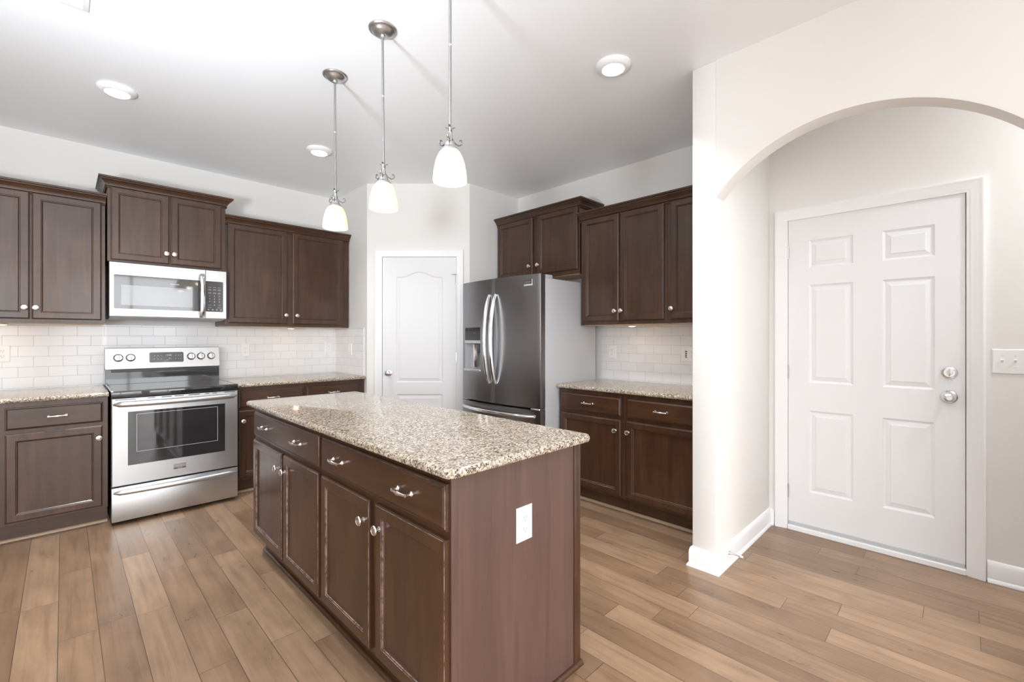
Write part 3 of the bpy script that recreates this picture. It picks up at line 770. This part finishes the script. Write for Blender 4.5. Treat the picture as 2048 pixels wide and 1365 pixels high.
def bowed(x0, x1, z, bow, r, zdrop=0.0, n=25, flat=1.0, y0=-0.012):
    P, R_ = [], []
    for k in range(n):
        t = k/(n-1); s = 4*t*(1-t)
        e = min(1, s/0.18)
        P.append((x0+(x1-x0)*t, y0-bow*s**0.6, z-zdrop*s)); R_.append(r*(0.30+0.70*e**0.5))
    return P, R_
P, R_ = bowed(0.010, RW-0.012, 0.826, 0.045, 0.020)
obj('handle', tube(B(), P, R_, 14, 0.95), STEEL, od)
bdg = obj('badge', boxm(0.340, 0.414, -0.003, 0.001, 0.322, 0.362, 0.001), BRIGHT, od)
obj('badge_strip', boxm(0.341, 0.413, -0.0036, -0.002, 0.323, 0.332), DARKPL, bdg)
text('badge_lettering', 'FRIGIDAIRE', 0.0105, (0.377, -0.0034, 0.347), GRAYINK, bdg)
text('badge_lettering', 'GALLERY', 0.007, (0.377, -0.004, 0.3275), WHITEINK, bdg)
sd = obj('storage_drawer', boxm(0.002, RW-0.002, 0, 0.045, 0.024, 0.257, 0.004, 2), STEEL, rg)
P, R_ = bowed(0.010, RW-0.012, 0.226, 0.030, 0.017, 0.0)
obj('handle', tube(B(), P, R_, 14, 1.05), STEEL, sd)

# ------------------------------------------------------------------ microwave
mw = thing('microwave', 'stainless over-the-range microwave below the raised cabinet', 'microwave', (0.2345, 4.385, 1.437), 0)
MWW, MWH = 0.7385, 0.400
obj('body', boxm(0.003, MWW-0.003, 0.032, YB-4.385-0.009, 0.0, MWH+0.005), BLACKPL, mw)
obj('bottom_lip', xprism(B(), [(0.03, -0.002), (0.03, 0.010), (0.40, 0.004), (0.40, -0.014), (0.10, -0.014)], 0.006, MWW-0.006), GRAYPAINT, mw, 20)
bm = B()
dx1, wx0, wx1, wz0, wz1 = 0.588, 0.025, 0.588-0.002, 0.058, 0.309
rings_loft(bm, [[(0, 0.032, 0.002), (dx1, 0.032, 0.002), (dx1, 0.032, MWH), (0, 0.032, MWH)], [(0, 0.003, 0.002), (dx1, 0.003, 0.002), (dx1, 0.003, MWH), (0, 0.003, MWH)],
                [(0.003, 0, 0.005), (dx1-0.001, 0, 0.005), (dx1-0.001, 0, MWH-0.003), (0.003, 0, MWH-0.003)]], True, True)
md = obj('door', bm, STEEL, mw)
bm = rings_loft(B(), [rrect(wx0, wx1-0.003, wz0, wz1, 0.008, 0.001), rrect(wx0, wx1-0.003, wz0, wz1, 0.008, -0.0012)], True, True)
dg_ = obj('door_glass', bm, SMOKEGLASS, md)
obj('window', rings_loft(B(), [rrect(0.066, 0.502, 0.086, 0.235, 0.003, -0.0008), rrect(0.066, 0.502, 0.086, 0.235, 0.003, -0.0018)], True, True), WINGLASS, md)
text('logo_lettering', 'FRIGIDAIRE', 0.0115, (0.385, -0.0016, 0.262), WHITEINK, md)
P = []; R_ = []
for k in range(21):
    t = k/20; s = 4*t*(1-t)
    P.append((0.563, -0.018-0.034*s**0.5, 0.012+0.345*t)); R_.append(0.0175)
obj('handle', tube(B(), P, R_, 12, 0.55, up=(0, 1, 0)), CHROME, md)
pn = obj('control_panel', boxm(dx1+0.001, MWW, 0, 0.032, 0.002, MWH, 0.003), STEEL, mw)
kp = obj('keypad', rings_loft(B(), [rrect(dx1+0.002, MWW-0.025, 0.058, 0.309, 0.008, 0.001), rrect(dx1+0.002, MWW-0.025, 0.058, 0.309, 0.008, -0.0012)], True, True), SMOKEGLASS, pn)
kx = [dx1+0.030, dx1+0.064, dx1+0.098]
for r_, row in enumerate(('123', '456', '789')):
    for c_, ch in enumerate(row):
        text('key_digit', ch, 0.014, (kx[c_], -0.0016, 0.188-0.024*r_), WHITEINK, kp)
text('key_digit', '0', 0.014, (kx[1], -0.0016, 0.113), WHITEINK, kp)
bm = B()
for z in (0.259, 0.243, 0.236, 0.216, 0.209):
    for c_ in range(3): box(bm, kx[c_]-0.011, kx[c_]+0.011, -0.0018, -0.001, z-0.0015, z+0.0015)
for z in (0.113, 0.093):
    for c_ in (0, 2): box(bm, kx[c_]-0.012, kx[c_]+0.012, -0.0018, -0.001, z-0.0015, z+0.0015)
for c_ in range(4): lathe(bm, [(0, 0), (0.006, 0), (0.006, 0.0006), (0, 0.0006)], 12, outm(dx1+0.022+0.029*c_, 0.075, -0.0012))
obj('key_marks', bm, GRAYINK, kp)

# ------------------------------------------------------------------ fridge
FRX, FRY0, FRY1 = 2.645, 3.305, 2.335
fg = thing('refrigerator', 'stainless french-door refrigerator with a water dispenser', 'refrigerator', (FRX, FRY0, 0), -PI/2)
FW = FRY0-FRY1
obj('body', boxm(0.002, FW-0.002, 0.058, 0.745, 0.03, 1.757, 0.004), GRAYPAINT, fg)
obj('kick_grille', boxm(0.02, FW-0.02, 0.05, 0.10, 0.0, 0.045), DARKPL, fg)
def bowd(x): 
    u = (x-FW/2)/(FW/2); return 0.042*(1-u*u)
def curved_front(x0, x1, z0, z1, hole=None, n=14, r=0.006):
    bm = B()
    xs = [x0+(x1-x0)*k/n for k in range(n+1)]
    zs = [z0, z1]
    if hole:
        xs = sorted(set([round(v, 5) for v in xs if all(abs(v-h) > 0.006 for h in hole[:2])]+list(hole[:2]))); zs = [z0, hole[2], hole[3], z1]
    def fp(x, z):
        e = min(x-x0, x1-x); back = 0.0
        if e < r: back = r-math.sqrt(max(r*r-(r-e)**2, 0))
        return (x, -bowd(x)+back, z)
    ex = [x0+r*0.3, x0+r, x1-r, x1-r*0.3]
    xs = sorted(set(xs+ex))
    g = {(i, j): bm.verts.new(fp(x, z)) for i, x in enumerate(xs) for j, z in enumerate(zs)}
    nx, nz = len(xs), len(zs)
    for i in range(nx-1):
        for j in range(nz-1):
            if hole and xs[i] >= hole[0]-1e-6 and xs[i+1] <= hole[1]+1e-6 and j == 1: continue
            bm.faces.new((g[i, j], g[i+1, j], g[i+1, j+1], g[i, j+1]))
    bk = {(i, j): bm.verts.new((x, 0.055, z)) for i, x in enumerate(xs) for j, z in enumerate(zs) if j in (0, nz-1) or i in (0, nx-1)}
    for i in range(nx-1):
        for j in (0, nz-1): bm.faces.new((g[i, j], g[i+1, j], bk[i+1, j], bk[i, j]))
    for j in range(nz-1):
        for i in (0, nx-1): bm.faces.new((g[i, j], g[i, j+1], bk[i, j+1], bk[i, j]))
    bm.faces.new([bm.verts.new(p) for p in ((x0, 0.055, z0), (x1, 0.055, z0), (x1, 0.055, z1), (x0, 0.055, z1))])
    if hole:
        ii = [i for i, x in enumerate(xs) if hole[0]-1e-6 <= x <= hole[1]+1e-6]
        dpt = 0.035
        f = {i: (bm.verts.new((xs[i], dpt, hole[2])), bm.verts.new((xs[i], dpt, hole[3]))) for i in ii}
        for a, b in zip(ii, ii[1:]):
            bm.faces.new((g[a, 1], g[b, 1], f[b][0], f[a][0])); bm.faces.new((g[a, 2], g[b, 2], f[b][1], f[a][1]))
            bm.faces.new((f[a][0], f[b][0], f[b][1], f[a][1]))
        for a in (ii[0], ii[-1]): bm.faces.new((g[a, 1], g[a, 2], f[a][1], f[a][0]))
    return bm
SEAM = FRY0-2.846+0.004
HX0, HX1, HZ0, HZ1 = 0.058, 0.288, 0.985, 1.372
dl = obj('door', curved_front(0.001, SEAM-0.003, 0.722, 1.785, (HX0, HX1, HZ0, HZ1)), STEELD, fg)
dr = obj('door', curved_front(SEAM+0.003, FW-0.001, 0.722, 1.785), STEELD, fg)
fd = obj('freezer_drawer', curved_front(0.001, FW-0.001, 0.05, 0.706), STEELD, fg)
obj('door_gasket', boxm(0.006, FW-0.006, 0.0552, 0.0578, 0.715, 1.755), BLACKPL, fg)
def vhandle(x, z0, z1):
    P, R_ = [], []
    for k in range(27):
        t = k/26; s = 4*t*(1-t)
        P.append((x, -bowd(x)-0.006-0.062*s**0.75, z0+(z1-z0)*t)); R_.append(0.0105+0.0035*min(1, s*2))
    return tube(B(), P, R_, 12, 1.25, up=(0, 1, 0))
obj('handle', vhandle(SEAM-0.040, 0.890, 1.648), CHROME, dl)
obj('handle', vhandle(SEAM+0.040, 0.890, 1.648), CHROME, dr)
P, R_ = [], []
for k in range(27):
    t = k/26; s = 4*t*(1-t); x = 0.03+(FW-0.09)*t
    P.append((x, -bowd(x)-0.006-0.050*s**0.6, 0.655)); R_.append(0.0125+0.003*min(1, s*2))
obj('handle', tube(B(), P, R_, 12, 1.2, up=(0, 1, 0)), CHROME, fd)
# dispenser in the left door
bx = obj('dispenser', boxm(HX0+0.001, HX1-0.001, -0.028, 0.030, 1.228, 1.257, 0.003), GRAYPAINT, dl)
obj('display', boxm(HX0+0.001, HX1-0.001, -0.021, 0.030, 1.258, HZ1-0.001, 0.002), BLACKGLASS, bx)
obj('recess', rings_loft(B(), [[(HX0+0.002, -0.020, HZ0+0.001), (HX1-0.002, -0.020, HZ0+0.001), (HX1-0.002, -0.020, 1.227), (HX0+0.002, -0.020, 1.227)],
                               [(HX0+0.012, 0.033, HZ0+0.006), (HX1-0.012, 0.033, HZ0+0.006), (HX1-0.012, 0.033, 1.225), (HX0+0.012, 0.033, 1.225)]], False, True), GRAYPAINT, bx)
obj('drip_tray', boxm(HX0-0.002, HX1+0.002, -0.040, 0.02, HZ0-0.004, HZ0+0.012, 0.004), BRIGHT, bx)
obj('water_paddle', boxm(0.150, 0.210, -0.004, 0.014, 1.012, 1.226, 0.006, 2), BRIGHT, bx)
obj('ice_chute', boxm(0.222, 0.262, -0.012, 0.02, 1.145, 1.227, 0.005, 2), DARKPL, bx)
for k in range(3): text('display_mark', '\u2022', 0.012, (HX0+0.08+0.03*k, -0.0218, 1.275), WHITEINK, bx)
text('display_mark', '\u2022', 0.02, (HX0+0.13, -0.0218, 1.322), WHITEINK, bx)
bdx = FW-0.115
bd2 = obj('badge', boxm(bdx-0.045, bdx+0.045, -0.006, 0.0, -0.026, 0.026, 0.001), BRIGHT, dr)
bd2.location = (0, -bowd(bdx)-0.001, 1.72)
obj('badge_strip', boxm(bdx-0.043, bdx+0.043, -0.0068, -0.005, -0.025, -0.012), GRAYPAINT, bd2)
text('badge_lettering', 'FRIGIDAIRE', 0.013, (bdx, -0.0066, 0.004), GRAYINK, bd2)
text('badge_lettering', 'GALLERY', 0.008, (bdx, -0.0072, -0.0185), WHITEINK, bd2)
for x in (0.075, FW-0.075):
    obj('hinge_cover', boxm(x-0.055, x+0.055, 0.02, 0.17, 1.757, 1.789, 0.006, 2), GRAYPAINT, fg)
for x in (0.06, FW-0.05): obj('hinge', boxm(x-0.05, x+0.048, -0.012, 0.055, 0.707, 0.720, 0.003), BRIGHT, fg)

# ------------------------------------------------------------------ pendants
def pendant(loc, label, lean):
    t = thing('pendant_light', label, 'pendant light', loc, 0.0, 'pendant lights over the island')
    ax = Vector((math.cos(math.radians(44.9)), -math.sin(math.radians(44.9)), 0))
    obj('canopy', lathe(B(), [(0, 0), (0.066, 0), (0.0665, -0.005), (0.062, -0.010), (0.057, -0.011), (0.052, -0.014), (0.046, -0.022), (0.036, -0.030), (0.022, -0.034), (0.012, -0.035), (0.011, -0.046), (0, -0.046)], 36), NICKELD, t)
    hang = -0.04
    ZT = -0.66                       # collar of the scrolls
    def lz(z): return Vector(ax)*(lean*(-z)) + Vector((0, 0, z))
    rod = obj('rod', tube(B(), [lz(-0.04), lz(-0.33), lz(ZT-0.02)], 0.0058, 10), RODM, t)
    cr = B(); lathe(cr, [(0, -0.004), (0.0066, -0.004), (0.0066, 0.004), (0, 0.004)], 10, Matrix.Translation(lz(-0.33)))
    obj('coupling', cr, BRIGHT, rod)
    M = Matrix.Translation(lz(ZT))
    for k in range(3):
        a = 2*PI*k/3+math.radians(45+60)
        c, s = math.cos(a), math.sin(a)
        prof = [(0.020, 0.004), (0.017, 0.001), (0.010, -0.001), (0.007, -0.012), (0.0075, -0.030), (0.013, -0.048), (0.024, -0.060), (0.038, -0.066), (0.049, -0.061), (0.054, -0.052), (0.051, -0.043), (0.044, -0.041), (0.0425, -0.046)]
        pts = []
        for i in range(len(prof)-1):      # smooth the scroll
            for q_ in (0, 0.5):
                pts.append((prof[i][0]*(1-q_)+prof[i+1][0]*q_, prof[i][1]*(1-q_)+prof[i+1][1]*q_))
        pts.append(prof[-1])
        bm = tube(B(), [(r*c, r*s, z) for r, z in pts], 0.0042, 8, 0.45, up=None)
        bmesh.ops.transform(bm, matrix=M, verts=bm.verts)
        obj('scroll_arm', bm, RODM, t)
    bm = lathe(B(), [(0, -0.02), (0.009, -0.02), (0.009, -0.052), (0.016, -0.058), (0.021, -0.066), (0.0235, -0.078), (0.0345, -0.088), (0.036, -0.094), (0.034, -0.095), (0.0, -0.090)], 26)
    bmesh.ops.transform(bm, matrix=M, verts=bm.verts)
    obj('socket_cap', bm, NICKELD, t)
    sp_ = [(0.022, 0.0), (0.033, -0.006), (0.044, -0.019), (0.053, -0.038), (0.060, -0.062), (0.065, -0.088), (0.0675, -0.112), (0.0685, -0.130), (0.0672, -0.1335), (0.0655, -0.131), (0.0645, -0.110), (0.062, -0.088), (0.057, -0.062), (0.050, -0.038), (0.041, -0.021), (0.030, -0.010), (0.020, -0.004)]
    bm = lathe(B(), [(r, z-0.086) for r, z in sp_], 40)
    bmesh.ops.transform(bm, matrix=M, verts=bm.verts)
    obj('glass_shade', bm, SHADE, t, 60)
    bm = lathe(B(), [(0, -0.095), (0.012, -0.095), (0.013, -0.120), (0.020, -0.140), (0.027, -0.160), (0.029, -0.175), (0.025, -0.192), (0.014, -0.203), (0, -0.206)], 22)
    bmesh.ops.transform(bm, matrix=M, verts=bm.verts)
    bl = obj('bulb', bm, BULB, t, 60)
    ld = bpy.data.lights.new('pendant_glow', 'POINT'); ld.energy = PENDANT; ld.color = (1.0, 0.89, 0.74); ld.shadow_soft_size = 0.03
    lo = bpy.data.objects.new('pendant_glow', ld); C.objects.link(lo); lo.parent = bl
    lo.location = M.translation + Vector((0, 0, -0.215))
    return t
pendant((1.10, 2.54, ZC), 'pendant light nearest the range wall, glass bell shade lit', 0.004)
pendant((1.10, 1.997, ZC), 'middle one of three pendant lights over the island', 0.0075)
pendant((1.10, 1.455, ZC), 'pendant light nearest the camera, its long rod cut by the frame', -0.002)

# ------------------------------------------------------------------ recessed lights
def downlight(loc, label, power=1.0):
    t = thing('ceiling_downlight', label, 'ceiling light', loc, 0.0, 'flat ceiling downlights')
    obj('trim_ring', lathe(B(), [(0.0, 0), (0.094, 0), (0.095, -0.004), (0.090, -0.012), (0.075, -0.022), (0.064, -0.026), (0.060, -0.025), (0.0, -0.020)], 40), TRIMP, t)
    ln = obj('lens', lathe(B(), [(0.0, -0.0205), (0.0605, -0.0245), (0.055, -0.0285), (0.03, -0.031), (0.0, -0.032)], 36), LENS, t)
    ld = bpy.data.lights.new('downlight_beam', 'AREA'); ld.shape = 'DISK'; ld.size = 0.11; ld.energy = DOWN*power; ld.spread = math.radians(105); ld.color = (0.95, 0.97, 1.0)
    lo = bpy.data.objects.new('downlight_beam', ld); C.objects.link(lo); lo.parent = ln; lo.location = (0, 0, -0.034)
    return t
downlight((2.149, 1.365, ZC), 'flat round downlight in front of the arch wall', 1.7)
downlight((0.231, 3.62, ZC), 'flat round downlight above the range', 2.2)
downlight((1.452, 3.645, ZC), 'flat round downlight behind the farthest pendant', 0.6)
downlight((-1.6, 1.2, ZC), 'flat round downlight over the dining side of the room')
downlight((0.3, -1.8, ZC), 'flat round downlight near the patio door')
et = thing('ceiling_downlight', 'flat round downlight inside the entry behind the arch', 'ceiling light', (3.03, -0.95, ZC), 0.0, 'flat ceiling downlights')
obj('trim_ring', lathe(B(), [(0.0, 0), (0.094, 0), (0.095, -0.004), (0.090, -0.012), (0.075, -0.022), (0.064, -0.026), (0.060, -0.025), (0.0, -0.020)], 40), TRIMP, et)
ln = obj('lens', lathe(B(), [(0.0, -0.0205), (0.0605, -0.0245), (0.055, -0.0285), (0.03, -0.031), (0.0, -0.032)], 36), LENS, et)
ld = bpy.data.lights.new('downlight_beam', 'AREA'); ld.shape = 'DISK'; ld.size = 0.11; ld.energy = ENTRY; ld.color = (0.95, 0.97, 1.0)
lo = bpy.data.objects.new('downlight_beam', ld); C.objects.link(lo); lo.parent = ln; lo.location = (0, 0, -0.034)

def puck(loc, label):
    t = thing('puck_light', label, 'under-cabinet light', loc, 0.0, 'under-cabinet puck lights')
    obj('housing', lathe(B(), [(0, 0), (0.032, 0), (0.033, -0.006), (0.030, -0.010), (0.026, -0.011), (0.0, -0.009)], 24), NICKEL, t)
    ln = obj('lens', lathe(B(), [(0, -0.0092), (0.026, -0.0112), (0.018, -0.014), (0, -0.015)], 24), PUCKLENS, t)
    ld = bpy.data.lights.new('puck_beam', 'AREA'); ld.shape = 'DISK'; ld.size = 0.045; ld.energy = PUCK; ld.color = (1.0, 0.70, 0.42)
    lo = bpy.data.objects.new('puck_beam', ld); C.objects.link(lo); lo.parent = ln; lo.location = (0, 0, -0.017)
puck((1.56, 4.60, UB-0.003), 'puck light under the upper cabinet right of the microwave')
puck((-0.30, 4.60, UB-0.003), 'puck light under the upper cabinet left of the microwave')
puck((3.27, 1.90, UB+0.002), 'puck light under the two-door cabinet beside the fridge')
puck((3.27, 1.28, UB+0.002), 'puck light under the single-door cabinet by the partition')

# ------------------------------------------------------------------ ceiling vent
vt = thing('ceiling_vent', 'white slatted air vent in the ceiling', 'air vent', (-0.10, 2.69, ZC), 0.0)
bm = B(); hx, hy = 0.182, 0.162
rings_loft(bm, [[(-hx, -hy, 0), (hx, -hy, 0), (hx, hy, 0), (-hx, hy, 0)], [(-hx, -hy, -0.004), (hx, -hy, -0.004), (hx, hy, -0.004), (-hx, hy, -0.004)],
                [(-hx+0.02, -hy+0.02, -0.009), (hx-0.02, -hy+0.02, -0.009), (hx-0.02, hy-0.02, -0.009), (-hx+0.02, hy-0.02, -0.009)], [(-hx+0.024, -hy+0.024, -0.002), (hx-0.024, -hy+0.024, -0.002), (hx-0.024, hy-0.024, -0.002), (-hx+0.024, hy-0.024, -0.002)]], True, True)
obj('vent_frame', bm, TRIMP, vt)
for k in range(9):
    y = -hy+0.04+k*(2*hy-0.08)/8
    bm = boxm(-hx+0.024, hx-0.024, -0.010, 0.010, -0.001, 0.001)
    bmesh.ops.transform(bm, matrix=Matrix.Translation((0, y, -0.007)) @ Matrix.Rotation(0.6, 4, 'X'), verts=bm.verts)
    obj('slat', bm, TRIMP, vt, 0)

# ------------------------------------------------------------------ outlets and switches
def plate(t, w, h):
    return obj('cover_plate', rings_loft(B(), [[(-w/2, 0, -h/2), (w/2, 0, -h/2), (w/2, 0, h/2), (-w/2, 0, h/2)], [(-w/2, -0.003, -h/2), (w/2, -0.003, -h/2), (w/2, -0.003, h/2), (-w/2, -0.003, h/2)],
                                              [(-w/2+0.004, -0.006, -h/2+0.004), (w/2-0.004, -0.006, -h/2+0.004), (w/2-0.004, -0.006, h/2-0.004), (-w/2+0.004, -0.006, h/2-0.004)]], True, True), WHITEPL, t)
def duplex(t, x=0.0):
    for s in (-1, 1):
        f = obj('socket', rings_loft(B(), [rrect(x-0.0165, x+0.0165, s*0.0195-0.0145, s*0.0195+0.0145, 0.010, -0.0055), rrect(x-0.0165, x+0.0165, s*0.0195-0.0145, s*0.0195+0.0145, 0.010, -0.0075)], True, True), WHITEPL, t)
        bm = B()
        for dx, hh in ((-0.0063, 0.0045), (0.0063, 0.0037)): box(bm, x+dx-0.001, x+dx+0.001, -0.0077, -0.006, s*0.0195-hh+0.003, s*0.0195+hh+0.003)
        lathe(bm, [(0, 0), (0.0022, 0), (0.0022, 0.0017), (0, 0.0017)], 10, outm(x, s*0.0195-0.008, -0.006))
        obj('slots', bm, SLOT, f)
    obj('screw', lathe(B(), [(0, 0), (0.0028, 0), (0.002, 0.001), (0, 0.001)], 10, outm(x, 0, -0.006)), WHITEPL, t)
def outlet(loc, rz, label, group='power outlets'):
    t = thing('power_outlet', label, 'outlet', loc, rz, group)
    plate(t, 0.076, 0.118); duplex(t); return t
outlet((-0.307, YB-0.008, 1.166), 0, 'white outlet on the tiles at the far left edge')
outlet((1.221, YB-0.008, 1.161), 0, 'white outlet on the tiles just right of the range')
outlet((2.012, YB-0.008, 1.170), 0, 'white outlet on the tiles close to the pantry corner')
outlet((XR-0.008, 2.215, 1.154), -PI/2, 'white outlet on the tiles beside the fridge')
outlet((1.120, 1.066, 0.643), 0, 'white outlet set in the end panel of the island')
t = thing('power_outlet', 'white double outlet with charging ports by the partition wall', 'outlet', (XR-0.008, 1.515, 1.151), -PI/2, 'power outlets')
plate(t, 0.122, 0.118); duplex(t, 0.024)
f = obj('charger', boxm(-0.024-0.0165, -0.024+0.0165, -0.0085, -0.005, -0.034, 0.034, 0.001), WHITEPL, t)
bm = B()
for k in range(4): box(bm, -0.024-0.008, -0.024+0.008, -0.0088, -0.007, -0.026+0.0145*k, -0.026+0.0145*k+0.008)
obj('charging_port', bm, BLACKPL, f)
def toggle(t, x):
    o = obj('toggle', xprism(B(), [(-0.006, -0.006), (-0.006, 0.006), (-0.016, 0.013), (-0.018, 0.008)], x-0.0045, x+0.0045), WHITEPL, t)
    bm = B()
    for s in (-1, 1): lathe(bm, [(0, 0), (0.003, 0), (0.002, 0.001), (0, 0.001)], 10, outm(x, s*0.030, -0.006))
    obj('screw', bm, NICKEL, t)
t = thing('light_switch', 'white switch plate with toggles right of the front door', 'light switch', (EX, -0.105-0.105, 1.157), -PI/2, None)
plate(t, 0.21, 0.127)
for x in (-0.069, -0.023, 0.023, 0.069): toggle(t, x)
t = thing('light_switch', 'single white switch on the tiled return beside the pantry door', 'light switch', (2.0903, 4.456, 1.161), -PI/2, None)
plate(t, 0.076, 0.118); toggle(t, 0)
# spring door stop on the baseboard
t = thing('door_stop', 'small metal door stop sticking out of the partition baseboard', 'door stop', (2.655, 0.933, 0.068), 0.0)
obj('stop_rod', lathe(B(), [(0, 0), (0.011, 0), (0.010, 0.004), (0.006, 0.010), (0.0045, 0.020), (0.004, 0.062), (0, 0.062)], 16, OUT), NICKEL, t)
obj('rubber_tip', lathe(B(), [(0, 0.060), (0.0055, 0.060), (0.006, 0.066), (0.0055, 0.074), (0, 0.075)], 16, OUT), RUBBER, t)

# added fill lamps behind and beside the camera, tipped up to brighten the ceiling
def fill_lamp(x, y, target, power, label):
    t = thing('fill_lamp', label, 'fill lamp', (x, y, 0), 0.0, 'added fill lamps outside the view')
    obj('base', lathe(B(), [(0, 0), (0.14, 0), (0.14, 0.012), (0.05, 0.022), (0.013, 0.03), (0, 0.03)], 32), NICKELD, t)
    obj('pole', tube(B(), [(0, 0, 0.02), (0, 0, 1.20)], 0.011, 12), NICKELD, t)
    hd = Vector((0, 0, 1.24)); aim = (Vector((*target, ZC))-Vector((x, y, 1.24))).normalized()
    RM = Matrix.Translation(hd) @ aim.to_track_quat('Z', 'Y').to_matrix().to_4x4()
    bm = lathe(B(), [(0, -0.05), (0.03, -0.05), (0.10, -0.02), (0.19, 0.03), (0.235, 0.09), (0.230, 0.09), (0.185, 0.034), (0.095, -0.012), (0, -0.035)], 32)
    bmesh.ops.transform(bm, matrix=RM, verts=bm.verts)
    obj('lamp_bowl', bm, NICKEL, t)
    ld = bpy.data.lights.new('fill_lamp_beam', 'AREA'); ld.shape = 'DISK'; ld.size = 0.44; ld.energy = power; ld.color = (0.85, 0.93, 1.0); ld.spread = math.radians(104)
    lo = bpy.data.objects.new('fill_lamp_beam', ld); C.objects.link(lo); lo.parent = t
    lo.location = hd+aim*0.095; lo.rotation_euler = aim.to_track_quat('-Z', 'Y').to_euler()
fill_lamp(-1.1, 1.0, (0.1, 2.2), FILL_A, 'added fill lamp with an upturned bowl left of the camera')
fill_lamp(-0.4, -0.8, (-0.3, -0.25), FILL_B, 'added fill lamp with an upturned bowl behind the camera')
